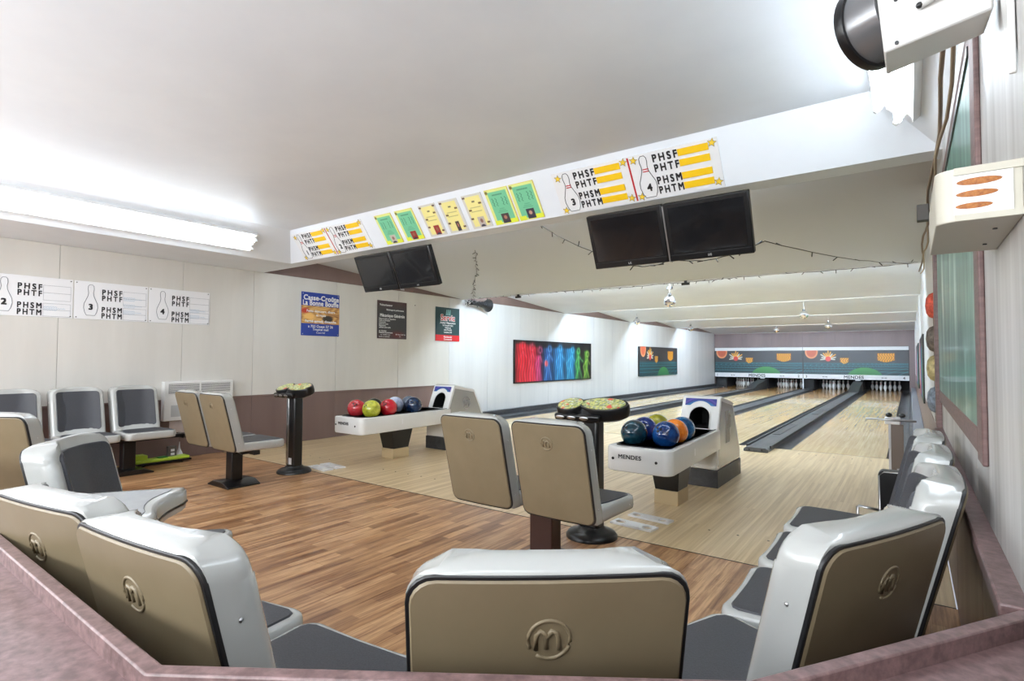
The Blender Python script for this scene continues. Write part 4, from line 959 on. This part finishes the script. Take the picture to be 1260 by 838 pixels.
# ---------------------------------------------------------------- right wall
FX = XR-.014
wn = struct('window_1', G().box((XR-.012, 2.08, 1.05), (XR-.002, 4.62, 2.20)), m_teal)
for nm, a, b in (('post', (XR-.032, 4.60, .80), (XR, 4.74, 2.34)), ('post', (FX, 1.96, .96), (XR, 2.09, 2.45)), ('sill', (FX, 2.09, .98), (XR, 4.60, 1.055)), ('head', (FX, 2.09, 2.19), (XR, 4.60, 2.26))):
    ob(nm, G().box(a, b), m_trim, wn, bevel=.004)
ob('head_edge', G().box((FX-.004, 2.09, 2.165), (FX+.01, 4.60, 2.19)), m_black, wn)
for yy in (1.2, ):
    pass
t = thing('wall_cable', 'brown cable bundle sagging along the top of the right wall', 'cable')
ob('strand', G().tube([(XR-.05-.012*math.sin(k*1.1), 1.9+k*.33, 2.31+.015*math.sin(k*1.7)) for k in range(0, 20)], .008, 6), mat('brown_cable', (128, 108, 90), .6), t, smooth=True)
ob('strand', G().tube([(XR-.035-.01*math.cos(k*1.3), 1.9+k*.33, 2.285+.02*math.sin(k*1.3+1)) for k in range(0, 20)], .007, 6), mat('tan_cable', (160, 142, 118), .6), t, smooth=True)
t = thing('junction_box', 'small dark box hanging from the cables on the right wall', 'box', (XR-.09, 4.15, 2.1))
ob('case', G().box((-.03, -.03, 0), (.03, .03, .10)), mat('dark_box', (70, 64, 58), .5), t, bevel=.004); ob('arm', G().box((.02, -.01, .05), (.09, .01, .065)), m_trim, t)
# printed light box with three bread sticks
t = thing('snack_light_box', 'beige wall box showing three golden bread sticks, at right', 'box', (XR, 0, 0))
ob('body', G().prism([(0, 1.315), (0, 1.70), (-.125, 1.70), (-.125, 1.345)]+[(-.095-.03*math.cos(a), 1.345-.03*math.sin(a)) for a in np.linspace(0, PI/2, 7)[1:]], 'z', 1.511, 1.612), mat('beige_box', (188, 184, 170), .45), t, bevel=.002)
for za, zb in ((1.5115, 1.523), (1.598, 1.612)): ob('edge_strip', G().box((-.097, 1.3115, za), (.0, 1.3152, zb)), bpy.data.materials['beige_box'], t)
ob('face_sheet', G().box((-.098, 1.3125, 1.523), (-.014, 1.3155, 1.597)), m_whitep, t)
for k, (xa, xb) in enumerate(((-.094, -.028), (-.095, -.034), (-.096, -.042))):
    ob('bread_stick', G().sphere(((xa+xb)/2, 1.3125, 1.583-k*.0225), (xb-xa)/2, 20, 8, (1, .02, .21)), noisy('baked_crust', (138, 78, 28), (176, 112, 48), 160, .5), t, smooth=True)
for q in (1.42, 1.60): ob('screw', G().cyl((-.03, q, 1.5085), .004, .003, 8), m_steel, t)
# white wall unit with round black rimmed mirror
t = thing('wall_fan_unit', 'white boxy unit with black-rimmed round mirror, on a bracket at upper right', 'fixture', (0, 1.55, 2.0))
ob('box', G().add([(-.036, -.055, -.044), (.155, -.055, -.012), (.155, .12, .02), (-.036, .12, -.02), (-.055, -.10, .17), (.15, -.10, .17), (.15, .10, .22), (-.055, .10, .22)], [(0, 3, 2, 1), (4, 5, 6, 7), (0, 1, 5, 4), (1, 2, 6, 5), (2, 3, 7, 6), (3, 0, 4, 7)]), m_white, t, bevel=.005)
dz = frame('x', None, None, (0, 0, 0), (1, 0, 0), (0, 1, 0)); bpy.data.objects.remove(dz)
q_ = Vector((-.80, .60, 0)).to_track_quat('Z', 'Y')
for nm, pr, mm in (('drum', [(.085, -.07), (.098, 0), (.098, .02)], mat('grey_drum', (128, 128, 130), .25, metal=.6)), ('rim', [(.098, .0), (.106, .0), (.108, .012), (.106, .022), (.098, .022)], m_black), ('dome', [(.096, .015), (.08, .03), (.05, .04), (.0005, .044)], m_mirror)):
    o = ob(nm, G().lathe(pr, n=40), mm, t, smooth='auto'); o.rotation_mode = 'QUATERNION'; o.rotation_quaternion = q_; o.location = (-.058, .06, .09)
for (a, b) in ((.0, -.0), (.0, .09)): ob('screw', G().cyl((-.012+a, -.062-b*.2, -.03+b), .004, .004, 8, 'y'), m_steel, t)
ob('wall_plate', G().prism([(-.20, .14), (-.08, .14), (-.10, .02), (-.205, -.22), (-.215, -.22)], 'x', .157, .168), m_white, t, bevel=.003)
ob('arm', G().tube([(.16, -.13, .04), (.12, -.11, .055), (.03, -.075, .03)], .008, 8), m_white, t, smooth=True)
ob('bolt', G().sphere((.03, -.08, .03), .007, 10, 6), m_steel, t)
# caps on the brown strip
capc = (('orange and dark cap, topmost on the brown strip', (150, 58, 40), 1.66), ('brown cap, second from the top on the brown strip', (78, 70, 62), 1.41), ('yellow and white cap, third on the brown strip', (140, 128, 88), 1.19), ('blue striped cap, lowest on the brown strip', (92, 100, 110), .955))
for lab, c_, z in capc:
    t = thing('cap', lab+' of the right wall', 'cap', (XR-.002, 5.15, z), 0, 'caps hung on the right wall')
    cm = noisy('cap_cloth', c_, tuple(min(255, int(q*1.4)+14) for q in c_), 30, .7)
    ob('crown', G().lathe([(.10, 0), (.098, -.02), (.085, -.045), (.055, -.062), (.0005, -.068)], n=20, ax='x'), cm, t, smooth='auto')
    ob('peak', G().lathe([(.0005, -.01), (.07, -.012), (.07, -.02), (.0005, -.022)], (0, 0, -.09), 18, 'x'), noisy('cap_peak', (60, 54, 50), (110, 96, 84), 10, .7), t, smooth='auto')
for (ya, yb, lab) in ((9.6, 12.2, 'nearer dark poster panel on the right wall by the lanes'), (14.6, 18.8, 'farther dark poster panel on the right wall by the lanes')):
    t = frame('wall_poster', lab, 'poster', (XR-.02, (ya+yb)/2, 1.13), (0, -1, 0), (0, 0, 1)); W = yb-ya
    ob('board', G().box((-W/2, -.49, -.018), (W/2, .49, 0)), m_black, t); paint('picture', W-.02, .96, 60, 20, dancers, t)
# outlet, plug, cable and stick at lower right
t = thing('wall_outlet', 'beige socket plate on the right wall above the cables', 'outlet', (XR, 1.78, .50))
ob('plate', G().box((-.008, -.035, -.06), (.004, .035, .06)), m_white, t, bevel=.003); ob('socket', G().box((-.011, -.015, -.045), (-.007, .015, -.01)), m_whitep, t); ob('socket', G().box((-.011, -.015, .01), (-.007, .015, .045)), m_whitep, t)
t = thing('extension_cord', 'black power cord with plug hanging from the right wall outlet', 'cord')
ob('plug', G().box((XR-.05, 1.765, .46), (XR-.008, 1.795, .485)), m_black, t, bevel=.005)
ob('cord', G().tube([(XR-.05, 1.78, .47), (XR-.09, 1.78, .46), (XR-.12, 1.80, .40), (XR-.13, 1.83, .30), (XR-.10, 1.82, .22), (XR-.13, 1.86, .17), (XR-.16, 1.84, .21), (XR-.15, 1.80, .12), (XR-.12, 1.85, .02), (XR-.06, 1.70, .008), (XR-.10, 1.55, .008)], .0045, 6), m_black, t, smooth=True)
ob('adapter', G().box((XR-.16, 1.80, .10), (XR-.12, 1.86, .22)), m_black, t, bevel=.006)
t = thing('wood_stick', 'pale wooden batten leaning at the foot of the right wall', 'stick')
ob('batten', G().add([(XR-.06, 2.0, 0), (XR-.035, 2.0, 0), (XR-.035, 2.03, 0), (XR-.06, 2.03, 0), (XR-.03, 1.9, .42), (XR-.006, 1.9, .42), (XR-.006, 1.93, .42), (XR-.03, 1.93, .42)], [(0, 3, 2, 1), (4, 5, 6, 7), (0, 1, 5, 4), (1, 2, 6, 5), (2, 3, 7, 6), (3, 0, 4, 7)]), noisy('raw_pine', (170, 140, 100), (196, 168, 126), 12, .6), t)
# black case with metal handle beyond the right seats
t = thing('black_case', 'upright black case with metal handle, behind the right wall seats', 'case', (0, 4.0, 0))
ob('shell', G().prism(rr_outline(-.165, .06, .0, .585, .03), 'y', -.04, .05), m_black, t, bevel=.008)
ob('edge_trim', G().tube([(-.160, -.042, .04), (-.160, -.042, .555), (-.135, -.042, .58), (.05, -.042, .583)], .004, 6), m_chrome, t, smooth=True)
ob('handle', G().tube([(-.165, .0, .34), (-.27, .0, .35), (-.275, .0, .345), (-.275, .0, .27), (-.27, .0, .262), (-.165, .0, .25)], .008, 8), m_chrome, t, smooth=True)
# foul line sensor post
t = thing('foul_sensor_post', 'metal sensor post with horizontal rod at the right lane edge', 'post', (-.12, 6.75, 0))
ob('post', G().box((-.045, -.03, 0), (.06, .03, .60)), mat('taupe_metal', (112, 100, 92), .4, metal=.3), t, bevel=.004)
ob('light_edge', G().box((-.065, -.032, 0), (-.045, .03, .60)), m_chrome, t)
ob('head', G().box((-.095, -.05, .60), (.035, .05, .67)), m_whitep, t, bevel=.008)
ob('rod', G().tube([(-.255, -.055, .645), (.165, -.055, .645)], .011, 10), m_chrome, t, smooth=True)
for q in (-.06, .05): ob('lens', G().sphere((q, 0, .69), .03, 14, 8, (1, .8, .8)), m_steel, t, smooth=True)
ob('foot_box', G().box((.0, -.06, 0), (.06, -.03, .16)), m_chrome, t, bevel=.004)
t = thing('clear_box', 'small clear plastic box on the kerb behind the sensor post', 'box', (.09, 7.6, .18))
ob('case', G().box((-.05, -.05, 0), (.04, .05, .06)), mat('clear_plastic', (176, 176, 178), .2), t, bevel=.006)

# ---------------------------------------------------------------- string lights, disco balls, loudspeaker
def garland(label, pts, n, sag=0, mess=0):
    P = [Vector(p) for p in pts]; path = []
    rg = random.Random(len(label))
    for a, b in zip(P[:-1], P[1:]):
        for k in range(n):
            u = k/n; q = a.lerp(b, u); q.z -= sag*4*u*(1-u); path.append(q+Vector((rg.uniform(-1, 1), rg.uniform(-1, 1), rg.uniform(-1, 1)))*mess)
    path.append(P[-1])
    t = thing('string_lights', label, 'string lights')
    ob('wire', G().tube(path, .0035, 5), m_steel, t, smooth=True)
    g_ = G()
    for k, q in enumerate(path[1:-1]):
        if k % 2 == 0:
            d = Vector((rg.uniform(-1, 1), rg.uniform(-.5, .5), rg.uniform(-1, .6))).normalized(); g_.tube([q, q+d*.03, q+d*.045], .0045, 5)
    o = ob('bulb', g_, m_steel, t); o['kind'] = 'stuff'
zc1 = lambda y: 2.765-(y-4.09)*.315/4.21
garland('unlit string lights bunched down the ceiling toward the left loudspeaker', [(-4.55, 5.4, zc1(5.4)-.012), (-5.2, 6.2, zc1(6.2)-.012), (-6.2, 7.3, zc1(7.3)-.012), (-6.95, 8.2, 2.43)], 14, 0, .018)
garland('unlit string lights swagged from the beam to the large screens', [(-3.1, 4.4, 2.72), (-2.0, 4.2, 2.10), (-1.5, 4.15, 2.03), (-.85, 4.3, 2.12), (.1, 8.2, 2.44)], 14, .06, .004)
garland('unlit string lights along the lower edge of the first ceiling step', [(XL+.2, 8.27, 2.443), (-5.0, 8.27, 2.443), (-3.0, 8.27, 2.43), (-2.0, 8.27, 2.443), (.1, 8.27, 2.443)], 22, .01, .006)
for k, x in enumerate((-5.9, -2.75)):
    t = thing('clip_lamp', 'x', 'lamp', (x, 8.25, 2.40)); t['label'] = 'tiny black clip lamp on the ceiling step edge, %s' % ('near the loudspeaker', 'above the largest mirror ball')[k]
    ob('body', G().cyl((-.06, 0, 0), .018, .12, 12, 'x'), m_black, t, smooth='auto'); ob('clip', G().box((-.02, -.01, .01), (.02, .01, .05)), m_black, t)
def disco(px_, Y_, z_, r, label, top_z):
    t = thing('mirror_ball', label, 'mirror ball', (px_, Y_, z_), 0, 'mirror balls over the lanes')
    ob('ball', G().sphere((0, 0, 0), r, 18, 12), m_mirror, t); ob('cord', G().cyl((0, 0, r*.9), .004, max(.02, top_z-z_-r), 6), m_chrome, t)
    ob('motor', G().cyl((0, 0, r*.98), .03, .03, 12), m_steel, t)
MB_POS = []
disco(-3.2, 8.8, 2.21, .10, 'largest mirror ball, hanging just past the first ceiling step', 2.725)
disco(-6.4, 14.9, 2.34, .10, 'mirror ball hanging nearest the left wall', 2.58)
disco(-6.3, 19.4, 2.35, .10, 'small mirror ball deep over the left lanes', 2.56)
disco(-2.0, 14.4, 2.31, .10, 'mirror ball over the near right lanes, second largest', 2.62)
disco(-2.0, 19.2, 2.30, .10, 'mirror ball on a long cord over the right lanes', 2.57)
disco(-4.1, 22.8, 2.38, .10, 'farthest mirror ball, above the numbered mask panels', 2.63)
ob('mount', G().cyl((0, 0, .2), .05, .04, 14), m_steel, [o for o in C.objects if o.name.startswith('mirror_ball')][0])
t = thing('loudspeaker', 'black horn loudspeaker wrapped in dark net where wall and ceiling step meet', 'loudspeaker', (-7.2, 8.5, 2.37))
ob('horn', G().lathe([(.03, -.05), (.04, .15), (.07, .32), (.13, .45), (.14, .47), (.12, .46), (.03, .3)], (0, 0, 0), 24, 'y'), m_black, t, smooth='auto')
gn = G(); rg = random.Random(4)
for k in range(26):
    y = -.25+.6*k/26; gn.tube([(rg.uniform(-.05, .07), y, .06), (rg.uniform(-.08, .1), y+.06, rg.uniform(-.06, .0)), (rg.uniform(-.05, .08), y+.12, .05)], .006, 4)
o = ob('net', gn, m_steel, t); o['kind'] = 'stuff'
ob('bracket', G().box((-.14, .1, -.01), (.0, .14, .02)), m_steel, t)
# a mirror or wall screws: tiny nail in the left wall
t = thing('wall_nail', 'tiny dark nail in the left wall right of the maroon poster', 'nail', (XL, 7.0, 2.22)); ob('head', G().cyl((0, 0, 0), .008, .012, 8, 'x'), m_steel, t)
